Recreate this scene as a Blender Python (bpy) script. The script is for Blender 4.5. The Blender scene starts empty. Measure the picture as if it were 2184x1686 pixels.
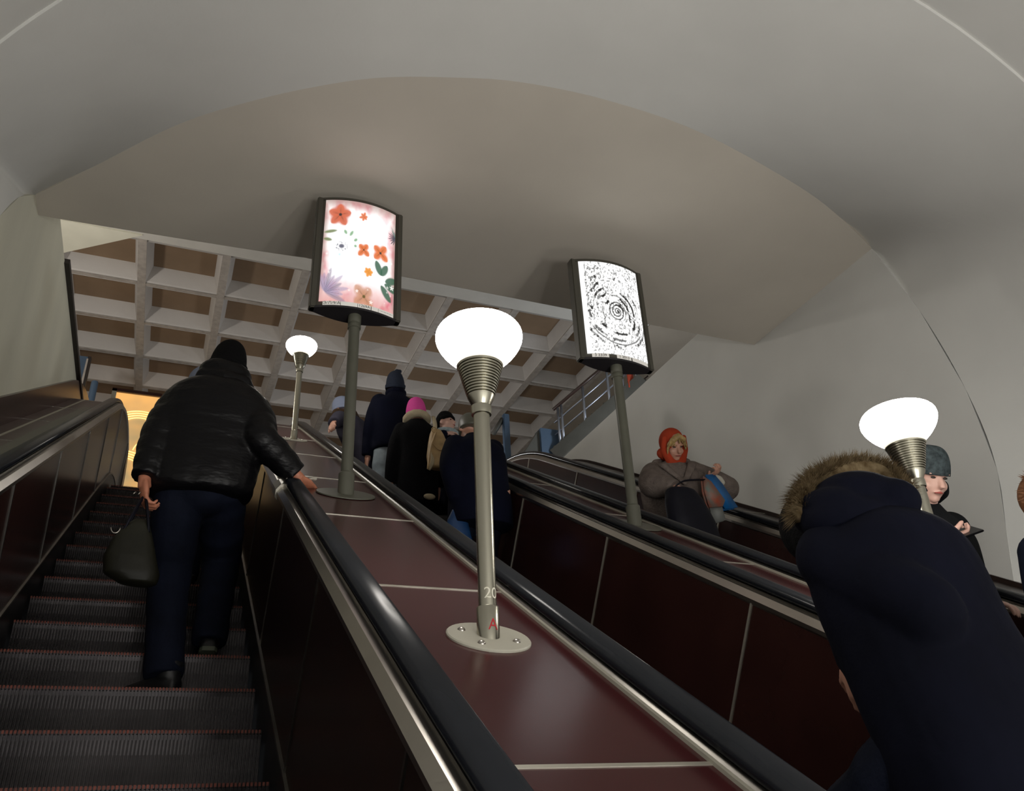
import bpy, bmesh, math, random
import numpy as np
from mathutils import Vector, Matrix
R = math.radians
rnd = random.Random(7)
col = bpy.context.scene.collection
scene = bpy.context.scene

# ------------------------------------------------------------------ camera
YAW, PITCH, ROLL, FPX = R(23.372), R(27.959), R(-2.94), 1780.0
def cam_axes():
    cy, sy = math.cos(YAW), math.sin(YAW)
    f = Vector((sy*math.cos(PITCH), cy*math.cos(PITCH), math.sin(PITCH)))
    right = Vector((cy, -sy, 0)); up = right.cross(f)
    c, s = math.cos(ROLL), math.sin(ROLL)
    return c*right + s*up, -s*right + c*up, f
CR, CU, CF = cam_axes()
cd = bpy.data.cameras.new('camera'); cam = bpy.data.objects.new('camera', cd); col.objects.link(cam)
cd.sensor_width = 36.0; cd.lens = FPX/2184*36.0; cd.clip_start = .02; cd.clip_end = 200
cam.matrix_world = Matrix(((CR.x, CU.x, -CF.x, 0), (CR.y, CU.y, -CF.y, 0), (CR.z, CU.z, -CF.z, 0), (0, 0, 0, 1)))
scene.camera = cam
scene.view_settings.view_transform = 'Standard'
scene.view_settings.look = 'None'
scene.view_settings.exposure = 0.0
scene.view_settings.gamma = 1.0
scene.view_settings.use_curve_mapping = False
w = bpy.data.worlds.new('world'); scene.world = w; w.use_nodes = True
w.node_tree.nodes['Background'].inputs[0].default_value = (.9, .95, 1, 1)
w.node_tree.nodes['Background'].inputs[1].default_value = .02

GLOBE = 27.0
def lamp_light(name, loc, power, color=(1, .93, .84), radius=.14):
    l = bpy.data.lights.new(name, 'POINT'); l.energy = power; l.color = color; l.shadow_soft_size = radius
    o = bpy.data.objects.new(name, l); o.location = loc; col.objects.link(o); return o
# the tunnel's further lamps, down the incline behind the camera
for yy in (-2.3, -6.6):
    for xx in (.76, 2.34):
        lamp_light('tunnel_lamp_light', (xx, yy, yy*.5774+.30), 140, (1, .985, .95))
# unseen point lights without fixtures, added to light the upper hall's coffers
lamp_light('hall_fill_light', (-2.3, 8.0, 4.7), 95, (1, .95, .88), .12)
lamp_light('hall_fill_light', (5.6, 8.2, 4.4), 62, (.86, .93, 1), .2)
lamp_light('hall_fill_light', (2.6, 10.6, 4.2), 46, (.95, .95, .95), .25)

# ------------------------------------------------------------------ helpers
def ray(px, py):
    return (CR*((px-1092)/FPX) - CU*((py-843)/FPX) + CF)
def aty(px, py, y): r = ray(px, py); return r*(y/r.y)
def atx(px, py, x): r = ray(px, py); return r*(x/r.x)
def atz(px, py, z): r = ray(px, py); return r*(z/r.z)

def setp(o, label=None, cat=None, group=None, kind=None):
    if label: o['label'] = label
    if cat: o['category'] = cat
    if group: o['group'] = group
    if kind: o['kind'] = kind
    return o
def empty(name, loc, label=None, cat=None, group=None, kind=None):
    o = bpy.data.objects.new(name, None); o.location = loc; o.empty_display_size = .1
    col.objects.link(o); return setp(o, label, cat, group, kind)
def mk(name, me, mat=None, parent=None, smooth=False):
    o = bpy.data.objects.new(name, me); col.objects.link(o)
    if mat is not None and not me.materials: me.materials.append(mat)
    if parent is not None:
        o.parent = parent; o.matrix_parent_inverse = Matrix.Translation(-world_loc(parent))
    if smooth: me.shade_smooth()
    return o
def world_loc(p):
    v = Vector(p.location) if not p.parent else Vector(p.location)
    q = p.parent
    # parents are pure translations here; parts keep world coordinates
    if q is not None:
        v = Vector(p.location) + p.matrix_parent_inverse.to_translation() + world_loc(q)
    return v
def mesh(name, verts, faces):
    me = bpy.data.meshes.new(name); me.from_pydata([tuple(v) for v in verts], [], faces); me.update(); return me
def bm_mesh(name, bm):
    bmesh.ops.recalc_face_normals(bm, faces=bm.faces)
    me = bpy.data.meshes.new(name); bm.to_mesh(me); bm.free(); return me
def box(name, lo, hi, mat, parent=None, bevel=0):
    bm = bmesh.new(); bmesh.ops.create_cube(bm, size=1)
    lo = Vector(lo); hi = Vector(hi)
    for v in bm.verts: v.co = Vector(((lo[i]+hi[i])/2 + v.co[i]*(hi[i]-lo[i]) for i in range(3)))
    if bevel: bmesh.ops.bevel(bm, geom=bm.edges[:], offset=bevel, segments=2, affect='EDGES')
    return mk(name, bm_mesh(name, bm), mat, parent)
def lathe(name, prof, mat, parent=None, loc=(0, 0, 0), n=40, smooth=True, closed=True):
    vs, fs = [], []
    for (r, z) in prof:
        for i in range(n):
            a = 2*math.pi*i/n; vs.append((loc[0]+r*math.cos(a), loc[1]+r*math.sin(a), loc[2]+z))
    for j in range(len(prof)-1):
        for i in range(n):
            k = (i+1) % n; fs.append((j*n+i, j*n+k, (j+1)*n+k, (j+1)*n+i))
    if closed:
        fs.append(tuple(range(n))[::-1]); fs.append(tuple(range((len(prof)-1)*n, len(prof)*n)))
    me = mesh(name, vs, fs)
    o = mk(name, me, mat, parent)
    if smooth:
        me.shade_smooth()
        try: me.set_sharp_from_angle(angle=R(35))
        except Exception: pass
    return o
def frame_from(t, hint=Vector((0, 0, 1))):
    t = t.normalized()
    if abs(t.dot(hint)) > .95: hint = Vector((0, 1, 0))
    a = t.cross(hint).normalized(); b = a.cross(t).normalized()
    return a, b
def add_rings(bm, rings):
    """rings: list of lists of Vectors, closed loft with caps"""
    vv = [[bm.verts.new(p) for p in r] for r in rings]; n = len(rings[0])
    for a, b in zip(vv[:-1], vv[1:]):
        for i in range(n):
            k = (i+1) % n; bm.faces.new((a[i], a[k], b[k], b[i]))
    bm.faces.new(vv[0][::-1]); bm.faces.new(vv[-1])
def tube_rings(pts, radii, n=14, flat=1.0, hint=None):
    pts = [Vector(p) for p in pts]; out = []
    a = None
    for i, p in enumerate(pts):
        t = (pts[min(i+1, len(pts)-1)] - pts[max(i-1, 0)]).normalized()
        if a is None:
            a, b = frame_from(t, Vector(hint) if hint is not None else Vector((0, 0, 1)))
        else:
            a = (a - t*a.dot(t)).normalized(); b = a.cross(t).normalized()
        r = radii[i] if hasattr(radii, '__len__') else radii
        out.append([p + a*(r*math.cos(2*math.pi*k/n)) + b*(r*flat*math.sin(2*math.pi*k/n)) for k in range(n)])
    return out
def tube(bm, pts, radii, n=14, flat=1.0, hint=None, round_ends=False):
    pts = [Vector(p) for p in pts]
    if round_ends:
        rr = list(radii) if hasattr(radii, '__len__') else [radii]*len(pts)
        t0 = (pts[0]-pts[1]).normalized(); t1 = (pts[-1]-pts[-2]).normalized()
        P, Q = [], []
        for a in (85, 60, 30): P.append(pts[0]+t0*rr[0]*math.sin(R(a))); Q.append(rr[0]*math.cos(R(a)))
        P += pts; Q += rr
        for a in (30, 60, 85): P.append(pts[-1]+t1*rr[-1]*math.sin(R(a))); Q.append(rr[-1]*math.cos(R(a)))
        pts, radii = P, Q
    add_rings(bm, tube_rings(pts, radii, n, flat, hint))
def tube_obj(name, pts, radii, mat, parent=None, n=14, flat=1.0, hint=None, round_ends=False):
    bm = bmesh.new(); tube(bm, pts, radii, n, flat, hint, round_ends)
    return mk(name, bm_mesh(name, bm), mat, parent, True)
def ball(bm, c, r, seg=20, rot=None):
    """ellipsoid; r = 3 radii; rot = 3x3 columns"""
    m = Matrix.Diagonal((r[0], r[1], r[2], 1))
    if rot is not None: m = rot.to_4x4() @ m
    bmesh.ops.create_uvsphere(bm, u_segments=seg, v_segments=seg//2+2, radius=1, matrix=Matrix.Translation(Vector(c)) @ m)
def smoothpath(pts, k=6):
    """Catmull-Rom through points (any dimension tuples)"""
    P = [np.array(p, float) for p in pts]; out = []
    for i in range(len(P)-1):
        p0 = P[max(i-1, 0)]; p1 = P[i]; p2 = P[i+1]; p3 = P[min(i+2, len(P)-1)]
        for j in range(k):
            t = j/k
            out.append(.5*((2*p1)+(-p0+p2)*t+(2*p0-5*p1+4*p2-p3)*t*t+(-p0+3*p1-3*p2+p3)*t**3))
    out.append(P[-1]); return out
def voxel(name, bm, size, mat, parent=None, smooth=2):
    bmesh.ops.recalc_face_normals(bm, faces=bm.faces)
    me = bpy.data.meshes.new(name+'_tmp'); bm.to_mesh(me); bm.free()
    o = bpy.data.objects.new(name+'_tmp', me); col.objects.link(o)
    m = o.modifiers.new('r', 'REMESH'); m.mode = 'VOXEL'; m.voxel_size = size; m.adaptivity = 0
    if smooth:
        s = o.modifiers.new('s', 'SMOOTH'); s.iterations = smooth; s.factor = .5
    dg = bpy.context.evaluated_depsgraph_get()
    nm = bpy.data.meshes.new_from_object(o.evaluated_get(dg))
    bpy.data.objects.remove(o); bpy.data.meshes.remove(me)
    nm.name = name; nm.materials.clear()
    return mk(name, nm, mat, parent, True)

# ------------------------------------------------------------------ materials
def mat(name, color, rough=.6, metal=0, noise=0, nscale=8, bump=0, bscale=60, spec=.5, coat=0, detail=4, color2=None, sheen=0, stretch=None):
    m = bpy.data.materials.new(name); m.use_nodes = True; nt = m.node_tree; b = nt.nodes['Principled BSDF']
    b.inputs['Roughness'].default_value = rough; b.inputs['Metallic'].default_value = metal
    b.inputs['Specular IOR Level'].default_value = spec
    b.inputs['Coat Weight'].default_value = coat; b.inputs['Coat Roughness'].default_value = .12
    if sheen: b.inputs['Sheen Weight'].default_value = sheen
    c = (*color, 1)
    tc = nt.nodes.new('ShaderNodeTexCoord')
    src = tc.outputs['Object']
    if stretch:
        mp = nt.nodes.new('ShaderNodeMapping'); mp.inputs['Scale'].default_value = stretch
        nt.links.new(src, mp.inputs[0]); src = mp.outputs[0]
    if noise or color2:
        n = nt.nodes.new('ShaderNodeTexNoise'); n.inputs['Scale'].default_value = nscale; n.inputs['Detail'].default_value = detail
        nt.links.new(src, n.inputs['Vector'])
        r = nt.nodes.new('ShaderNodeValToRGB')
        r.color_ramp.elements[0].position = .3; r.color_ramp.elements[1].position = .7
        c2 = color2 if color2 else tuple(min(1, x*(1+noise)) for x in color)
        c1 = color if color2 else tuple(x*(1-noise) for x in color)
        r.color_ramp.elements[0].color = (*c1, 1); r.color_ramp.elements[1].color = (*c2, 1)
        nt.links.new(n.outputs[0], r.inputs[0]); nt.links.new(r.outputs[0], b.inputs['Base Color'])
    else: b.inputs['Base Color'].default_value = c
    if bump:
        n2 = nt.nodes.new('ShaderNodeTexNoise'); n2.inputs['Scale'].default_value = bscale; n2.inputs['Detail'].default_value = 3
        nt.links.new(src, n2.inputs['Vector'])
        bp = nt.nodes.new('ShaderNodeBump'); bp.inputs['Strength'].default_value = bump; bp.inputs['Distance'].default_value = .01
        nt.links.new(n2.outputs[0], bp.inputs['Height']); nt.links.new(bp.outputs[0], b.inputs['Normal'])
    return m
def emis(name, color, strength):
    m = bpy.data.materials.new(name); m.use_nodes = True; b = m.node_tree.nodes['Principled BSDF']
    b.inputs['Base Color'].default_value = (.8, .8, .8, 1); b.inputs['Emission Color'].default_value = (*color, 1)
    b.inputs['Emission Strength'].default_value = strength; return m
def cl(name, color, rough=.9, **k): k.setdefault('spec', .12); return mat(name, color, rough, **k)
M = {
 'plaster': mat('wall_plaster', (.70, .695, .665), .85, noise=.05, nscale=1.3, bump=.12, bscale=22),
 'plaster_left': mat('wall_plaster_aged', (.72, .70, .575), .85, noise=.07, nscale=2.0, bump=.15, bscale=14, stretch=(1, 1, .3)),
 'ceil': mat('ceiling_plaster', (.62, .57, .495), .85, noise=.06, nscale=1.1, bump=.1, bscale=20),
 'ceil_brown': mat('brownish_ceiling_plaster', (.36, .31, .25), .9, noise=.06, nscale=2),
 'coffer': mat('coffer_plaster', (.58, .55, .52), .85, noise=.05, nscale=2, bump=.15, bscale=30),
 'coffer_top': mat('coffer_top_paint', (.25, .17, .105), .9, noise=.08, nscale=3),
 'rib': mat('coffer_rib_paint', (.40, .36, .32), .8, noise=.15, nscale=12),
 'border': mat('hall_border_plaster', (.60, .58, .53), .85, noise=.05, nscale=3),
 'red': mat('red_laminate', (.056, .0125, .0140), .20, noise=.12, nscale=3, bump=.02, bscale=9, spec=.20),
 'mauve': mat('dull_mauve_laminate', (.075, .045, .042), .38, noise=.15, nscale=4),
 'brown': mat('brown_laminate', (.018, .008, .0055), .3, noise=.2, nscale=4, spec=.4),
 'brown2': mat('reddish_brown_laminate', (.036, .013, .011), .24, noise=.15, nscale=4, spec=.5),
 'steel': mat('brushed_steel', (.46, .43, .39), .30, 1, noise=.08, nscale=5, stretch=(1, 1, 1)),
 'steel_dark': mat('worn_dark_steel', (.16, .15, .135), .34, 1, noise=.25, nscale=9),
 'steel_lamp': mat('satin_steel', (.47, .45, .37), .26, 1),
 'trim': mat('painted_trim', (.42, .40, .33), .45),
 'joint': mat('aluminium_joint', (.5, .47, .40), .4, .6),
 'rubber': mat('black_rubber', (.010, .0115, .015), .25, noise=.3, nscale=3, spec=.35),
 'step': mat('cast_step_metal', (.031, .028, .029), .36, .8, noise=.45, nscale=3),
 'step_dark': mat('step_groove', (.006, .006, .007), .8),
 'stripe': mat('worn_red_edge_paint', (.17, .035, .018), .6, noise=.5, nscale=25),
 'skirt': mat('dark_skirt', (.022, .02, .022), .4, .3, noise=.3, nscale=5),
 'pole_green': mat('grey_green_paint', (.105, .105, .080), .42, noise=.06, nscale=12),
 'sign_frame': mat('sign_frame_paint', (.062, .058, .045), .42),
 'sign_under': mat('sign_underside', (.018, .016, .019), .6),
 'globe': emis('lit_opal_glass', (1, .95, .88), GLOBE),
 'label': emis('lit_label', (.55, .50, .42), .35),
 'pale': mat('pale_print', (.75, .72, .60), .7),
 'ink': mat('black_print', (.01, .01, .01), .8),
 'redink': mat('red_print', (.42, .01, .02), .6),
 'bluepaint': mat('blue_grey_paint', (.06, .10, .16), .5),
 'stringer': mat('grey_stair_steel', (.085, .083, .072), .55, noise=.1, nscale=7),
 'rail_steel': mat('polished_rail', (.42, .45, .52), .42, 1),
 'rail_dark': mat('dark_handrail', (.045, .025, .02), .35),
 'orange': mat('red_orange_panel', (.45, .06, .025), .6),
 'marble': mat('dark_wood_coping', (.020, .014, .012), .5, noise=.3, nscale=10),
 'floor': mat('landing_granite', (.18, .15, .13), .4, noise=.3, nscale=30),
 'skin': mat('skin', (.52, .27, .19), .5, noise=.06, nscale=18),
 'skin_ruddy': mat('ruddy_skin', (.50, .19, .11), .5, noise=.12, nscale=30),
 'skin_pale': mat('pale_skin', (.60, .36, .29), .5, noise=.05, nscale=18),
 'lip': mat('lips', (.32, .06, .05), .45),
 'eye': mat('eye_dark', (.02, .015, .012), .3),
 'brow': mat('brow_hair', (.05, .03, .02), .8),
 'puffer': mat('black_puffer', (.0030, .0028, .0036), .42, bump=1.0, bscale=11, stretch=(1, 1, 2.2), spec=.22),
 'black_cloth': cl('black_knit', (.004, .004, .0045), .9, bump=.4, bscale=120),
 'jeans_dark': cl('dark_denim', (.0055, .0075, .0165), .85, noise=.35, nscale=7, bump=.2, bscale=90),
 'jeans_light': cl('light_denim', (.33, .39, .43), .85, noise=.25, nscale=9, bump=.2, bscale=60),
 'navy': cl('navy_cloth', (.003, .0038, .012), .92, noise=.25, nscale=5, bump=.2, bscale=50),
 'navy_parka': cl('navy_parka_cloth', (.0028, .0034, .0095), .9, noise=.3, nscale=4, bump=.25, bscale=30),
 'fur_black': cl('black_fur_coat', (.0035, .0035, .0045), .95, bump=.7, bscale=110),
 'pink': cl('pink_knit', (.72, .08, .35), .85, bump=.3, bscale=140),
 'cream': cl('cream_fleece', (.50, .42, .29), .95, bump=.6, bscale=120),
 'beige': mat('beige_leather', (.42, .28, .13), .5, noise=.2, nscale=14, bump=.4, bscale=25),
 'beanie_navy': cl('navy_beanie_knit', (.022, .028, .045), .9, bump=.5, bscale=110),
 'scarf': cl('grey_blue_scarf', (.28, .34, .36), .9, noise=.3, nscale=30),
 'purple_grey': cl('purple_grey_cloth', (.040, .038, .055), .9, noise=.2, nscale=6),
 'blue_white': cl('pale_blue_knit', (.26, .30, .42), .9),
 'hair_brown': cl('brown_hair', (.06, .035, .02), .7, bump=.6, bscale=80),
 'auburn': mat('auburn_hair', (.17, .070, .028), .7, bump=.6, bscale=60),
 'blonde': mat('blonde_hair', (.36, .24, .09), .5, noise=.35, nscale=30, bump=.4, bscale=60),
 'orange_scarf': cl('orange_red_scarf', (.36, .045, .018), .85, noise=.15, nscale=9),
 'wool': cl('grey_brown_wool', (.16, .13, .115), .95, noise=.2, nscale=22, bump=.8, bscale=90),
 'bag_black': mat('black_leather', (.004, .004, .009), .6, spec=.2, noise=.2, nscale=6),
 'bag_olive': mat('olive_grey_leather', (.014, .0135, .008), .5, spec=.3, noise=.3, nscale=6, bump=.2, bscale=20),
 'plastic_blue': mat('blue_plastic', (.012, .13, .38), .35, noise=.3, nscale=8),
 'plastic_navy': mat('dark_blue_plastic', (.006, .035, .11), .5, noise=.3, nscale=8),
 'plastic_print': mat('printed_plastic', (.45, .10, .05), .5, color2=(.16, .22, .20), nscale=16),
 'paper': mat('grey_paper', (.25, .26, .25), .7, noise=.1, nscale=9),
 'beanie_grey': cl('grey_melange_knit', (.045, .058, .062), .95, noise=.45, nscale=50, bump=.6, bscale=130),
 'charcoal': cl('charcoal_jacket', (.0060, .0068, .0080), .9, noise=.25, nscale=7, bump=.2, bscale=30),
 'shoe': mat('dark_shoe', (.008, .008, .009), .5),
 'sole': mat('grey_green_sole', (.09, .10, .07), .6),
 'fur_brown': cl('brown_fur', (.075, .047, .020), .8, color2=(.20, .15, .085), nscale=40),
 'phone': mat('phone_black', (.004, .004, .005), .15),
 'glove': mat('pale_cloth', (.45, .42, .36), .8),
}
gold = bpy.data.materials.new('lit_gold_panel'); gold.use_nodes = True
_nt = gold.node_tree; _b = _nt.nodes['Principled BSDF']; _b.inputs['Base Color'].default_value = (.3, .2, .1, 1)
_tc = _nt.nodes.new('ShaderNodeTexCoord'); _n = _nt.nodes.new('ShaderNodeTexNoise'); _n.inputs['Scale'].default_value = 2.2
_r = _nt.nodes.new('ShaderNodeValToRGB'); _r.color_ramp.elements[0].position = .35; _r.color_ramp.elements[1].position = .7
_r.color_ramp.elements[0].color = (.42, .30, .14, 1); _r.color_ramp.elements[1].color = (1.0, .50, .14, 1)
_nt.links.new(_tc.outputs['Object'], _n.inputs['Vector']); _nt.links.new(_n.outputs[0], _r.inputs[0])
_nt.links.new(_r.outputs[0], _b.inputs['Emission Color']); _b.inputs['Emission Strength'].default_value = .9
M['gold'] = gold
M['goldbar'] = emis('lit_gold_line', (1, .80, .22), 1.25)

# ------------------------------------------------------------------ incline path
NB = -1.367           # nosing plane, measured along the incline normal from the eye
C30, S30 = math.cos(R(30)), .5
ST, R0 = 8.3, 2.7
def path(s, h):
    """(y,z) at distance s along the nosing line and height h above it"""
    if s <= ST: return (s*C30-(NB+h)*S30, s*S30+(NB+h)*C30)
    cy, cz = ST*C30-(NB-R0)*S30, ST*S30+(NB-R0)*C30
    a = (s-ST)/R0
    if a < R(30):
        t = R(30)-a; return (cy-math.sin(t)*(R0+h), cz+math.cos(t)*(R0+h))
    return (cy+(s-ST-R0*R(30)), cz+R0+h)
ZF = path(12, 0)[1]
def srange(a, b, d=.12):
    out = [a]; s = a
    if a < ST:
        if b <= ST: return [a, b]
        out.append(ST); s = ST
    while s < b-1e-6:
        s = min(s+d, b); out.append(s)
    return out
def sweep(name, prof, s0, s1, mat_, parent=None, caps=True, smooth=False):
    """closed profile [(x,h)] swept along the incline"""
    ss = srange(s0, s1); vs, fs = [], []; n = len(prof)
    for s in ss:
        for (x, h) in prof:
            y, z = path(s, h); vs.append((x, y, z))
    for j in range(len(ss)-1):
        for i in range(n):
            k = (i+1) % n; fs.append((j*n+i, (j+1)*n+i, (j+1)*n+k, j*n+k))
    if caps: fs.append(tuple(range(n))); fs.append(tuple(range((len(ss)-1)*n, len(ss)*n))[::-1])
    bm = bmesh.new(); me = mesh(name, vs, fs); bm.from_mesh(me); bpy.data.meshes.remove(me)
    o = mk(name, bm_mesh(name, bm), mat_, parent)
    if smooth:
        o.data.shade_smooth()
        try: o.data.set_sharp_from_angle(angle=R(40))
        except Exception: pass
    return o

# ------------------------------------------------------------------ setting: shell
Z1 = 3.50; YG = 4.62
def yg(x): return YG+.02+(.09*min(1, max(0, (.54-x)/1.5))**.8)
XL, XR = -1.05, 4.2; Z2 = 4.03
arch_top = [(75, 415), (200, 355), (380, 265), (550, 212), (700, 180), (820, 165), (960, 165), (1110, 175), (1300, 215), (1500, 285), (1700, 395), (1790, 462), (1860, 530)]
Pt = [atz(a, b, Z1) for a, b in arch_top]
Pt[0].x = XL; Pt[-1].x = XR
Pl = [Vector((XL, 3.05, -.2)), Vector((XL, 3.2, .9)), Vector((XL, 3.42, 1.7)), Vector((XL, 3.68, 2.35)), atx(0, 460, XL)]
Pl.append((Pl[-1]+Pt[0])/2+Vector((0, -.03, .03)))
Pr = [atx(1960, 660, XR), atx(2060, 830, XR), atx(2127, 1002, XR), atx(2162, 1237, XR), Vector((XR, 3.06, .6))]
def nlow(y): return y*.5774 + (NB+.74)/C30          # height of deck line on the side walls
P_all = [Vector(p) for p in smoothpath([tuple(p) for p in Pl+Pt+Pr], 5)]
def sn(p): return (p.x, p.y*C30+p.z*S30, -p.y*S30+p.z*C30)
# outer ring
ln = [0]
for a, b in zip(P_all[:-1], P_all[1:]): ln.append(ln[-1]+(b-a).length)
def ell(th, a=3.05, b=2.75):
    x = 1.55-a*math.cos(th); n = -.6+b*math.sin(th); s = 3.55-.25*x
    return x, s, n
def xsn(x, s, n): return Vector((x, s*C30-n*S30, s*S30+n*C30))
Q_all = []; vq = []
for p, l in zip(P_all, ln):
    x, s, n = sn(p)
    th = math.atan2((n+.6)/2.3, -(x-1.55)/2.7)
    th = max(th, R(-16)) if th > -math.pi/2 else R(196)
    if l < .05: th = R(-16)
    Q_all.append(xsn(*ell(th))); vq.append(th)
nP = len(P_all)
vs, fs = [], []
K = 6
for j in range(K+1):
    t = j/K
    for p, q in zip(P_all, Q_all):
        v = p.lerp(q, t); vs.append(v)
for j in range(K):
    for i in range(nP-1): fs.append((j*nP+i, j*nP+i+1, (j+1)*nP+i+1, (j+1)*nP+i))
portal = mk('wall_portal', mesh('wall_portal', vs, fs), M['plaster'], None, True); portal['kind'] = 'structure'
# the vault of the inclined tunnel, one step wider, running back behind the viewer
vs, fs = [], []
for j, ds in enumerate((0, .001, -1.0, -3, -6, -12)):
    for th, q in zip(vq, Q_all):
        x, s, n = ell(th, 3.05 if j == 0 else 3.062, 2.75 if j == 0 else 2.762)
        vs.append(xsn(x, s+(ds if j > 1 else 0)+(0 if j else 0), n))
for j in range(5):
    for i in range(nP-1): fs.append((j*nP+i, j*nP+i+1, (j+1)*nP+i+1, (j+1)*nP+i))
vault = mk('ceiling_vault', mesh('ceiling_vault', vs, fs), M['plaster'], None, True); vault['kind'] = 'structure'
vault.data.set_sharp_from_angle(angle=R(40))
# flat low ceiling over the top of the escalators
xs = [p for p in smoothpath([tuple(p) for p in Pt], 4)]
vs, fs = [], []
for p in xs:
    vs += [(p[0], p[1], Z1), (p[0], yg(p[0]), Z1), (p[0], p[1], Z1+.7), (p[0], yg(p[0]), Z1+.7)]
for i in range(len(xs)-1):
    a, b = 4*i, 4*i+4
    fs += [(a, a+1, b+1, b), (a+1, a+3, b+3, b+1), (a+3, a+2, b+2, b+3), (a+2, a, b, b+2)]
fs += [(0, 2, 3, 1), (4*len(xs)-4, 4*len(xs)-3, 4*len(xs)-1, 4*len(xs)-2)]
low = mk('ceiling', mesh('ceiling_low', vs, fs), M['ceil']); low['kind'] = 'structure'
# side walls of the escalator pit
def side_wall(name, x0, x1, pts, mat_):
    v = [(x0, y, z) for y, z in pts] + [(x1, y, z) for y, z in pts]; n = len(pts)
    f = [tuple(range(n)), tuple(range(n, 2*n))[::-1]] + [(i, (i+1) % n, n+(i+1) % n, n+i) for i in range(n)]
    bm = bmesh.new(); me = mesh(name, v, f); bm.from_mesh(me)
    bmesh.ops.triangulate(bm, faces=[q for q in bm.faces if len(q.verts) > 4])
    o = mk(name, bm_mesh(name, bm), mat_); o['kind'] = 'structure'; return o
rp = [(p.y, p.z) for p in reversed([Pt[-1]]+Pr)]
bot = [(path(s, .70)[0], path(s, .70)[1]) for s in [10.5, 10, 9.7, 9.4, 9.0, 8.6, 8.3, 5, 3.4]]
side_wall('wall_right', XR, XR+.3, rp+[(YG, Z1), (YG, Z2), (10.3, Z2)]+bot, M['plaster'])
lp = [(p.y, p.z) for p in [Pl[0], Pl[1], Pl[2], Pl[3], Pl[4], Pl[5], Pt[0]]]
side_wall('wall_left', XL-.25, XL, lp+[(yg(XL), Z1), (yg(XL), Z2-.07), (9.2, Z2-.07)]+bot[2:], M['plaster_left'])
cop = box('trim_1', (XL-.25, 5.85, Z2-.09), (XL+.035, 9.4, Z2-.05), M['marble']); cop['kind'] = 'structure'
# hall
ZC = 6.6
ceil2 = empty('ceiling', (2.5, 11, ZC), kind='structure')
X0, DX, NX = -1.84, .977, 8; Y0, DY, NY = 8.99, .972, 6
rw, dep, tap = .05, .23, .065
def coffer_mesh():
    a = DX/2-rw*.9; b = DY/2-rw*.9
    v = []
    for (z, i) in ((0, 0), (.02, .012), (dep, tap), (dep+.04, -.05)):
        for sx, sy in ((-1, -1), (1, -1), (1, 1), (-1, 1)): v.append((sx*(a-i), sy*(b-i), z))
    f = []
    for j in range(2):
        for i in range(4): k = (i+1) % 4; f.append((j*4+i, j*4+k, (j+1)*4+k, (j+1)*4+i))
    f.append((8, 9, 10, 11))
    f.append((12, 13, 14, 15))
    for i in range(4): k = (i+1) % 4; f.append((i, k, 12+k, 12+i))
    return mesh('coffer', v, f)
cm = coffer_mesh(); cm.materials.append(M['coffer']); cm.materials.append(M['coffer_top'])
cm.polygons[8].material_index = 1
for j in range(NY):
    for i in range(NX):
        o = bpy.data.objects.new('coffer', cm); col.objects.link(o); o.parent = ceil2
        o.matrix_parent_inverse = Matrix.Translation(-Vector(ceil2.location))
        o.location = (X0+DX*(i+.5), Y0+DY*(j+.5), ZC)
for i in range(NX+1):
    box('rib', (X0+DX*i-rw, Y0, ZC-.012), (X0+DX*i+rw, Y0+DY*NY, ZC+.25), M['rib'], ceil2)
for j in range(1, NY+1):
    box('rib', (X0, Y0+DY*j-rw*.5, ZC-.006), (X0+DX*NX, Y0+DY*j+rw*.5, ZC+.25), M['rib'], ceil2)
box('border_slab', (-4, YG, ZC-.01), (X0+DX*NX+.06, Y0, ZC+.3), M['border'], ceil2)
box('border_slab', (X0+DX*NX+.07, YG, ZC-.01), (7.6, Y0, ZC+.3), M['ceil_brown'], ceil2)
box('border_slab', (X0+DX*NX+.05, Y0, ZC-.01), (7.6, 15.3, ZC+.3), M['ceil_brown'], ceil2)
box('border_slab', (-4, Y0, ZC-.01), (X0-.05, 15.3, ZC+.3), M['ceil'], ceil2)
box('border_slab', (-4, Y0+DY*NY+.03, ZC-.01), (7.6, 15.3, ZC+.3), M['ceil'], ceil2)
me = mesh('corner_slab', [(X0, Y0-.1, ZC-.03), (X0+DX, Y0-.1, ZC-.03), (X0, Y0+.62, ZC-.03), (X0, Y0-.1, ZC+.2), (X0+DX, Y0-.1, ZC+.2), (X0, Y0+.62, ZC+.2)],
          [(0, 2, 1), (3, 4, 5), (0, 1, 4, 3), (1, 2, 5, 4), (2, 0, 3, 5)])
mk('corner_slab', me, M['plaster_left'], ceil2)
for nm, lo, hi in (('wall_front', (-4, YG, Z1+.7), (7.6, YG+.15, ZC)), ('wall_back', (-4, 15.2, ZF), (7.6, 15.4, ZC)),
                   ('wall_hall_left', (-4.2, YG, ZF-.5), (-4, 15.3, ZC)), ('wall_hall_right', (7.5, YG, ZF-.5), (7.7, 15.3, ZC))):
    box(nm, lo, hi, M['plaster'])['kind'] = 'structure'
for lo, hi in (((-4, 10.2, ZF-.3), (7.5, 15.2, ZF-.01)), ((-4, YG, ZF-.3), (XL-.26, 10.2, ZF-.01)), ((XR+.31, YG, ZF-.3), (7.5, 10.2, ZF-.01))):
    box('floor', lo, hi, M['floor'])['kind'] = 'structure'

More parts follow.
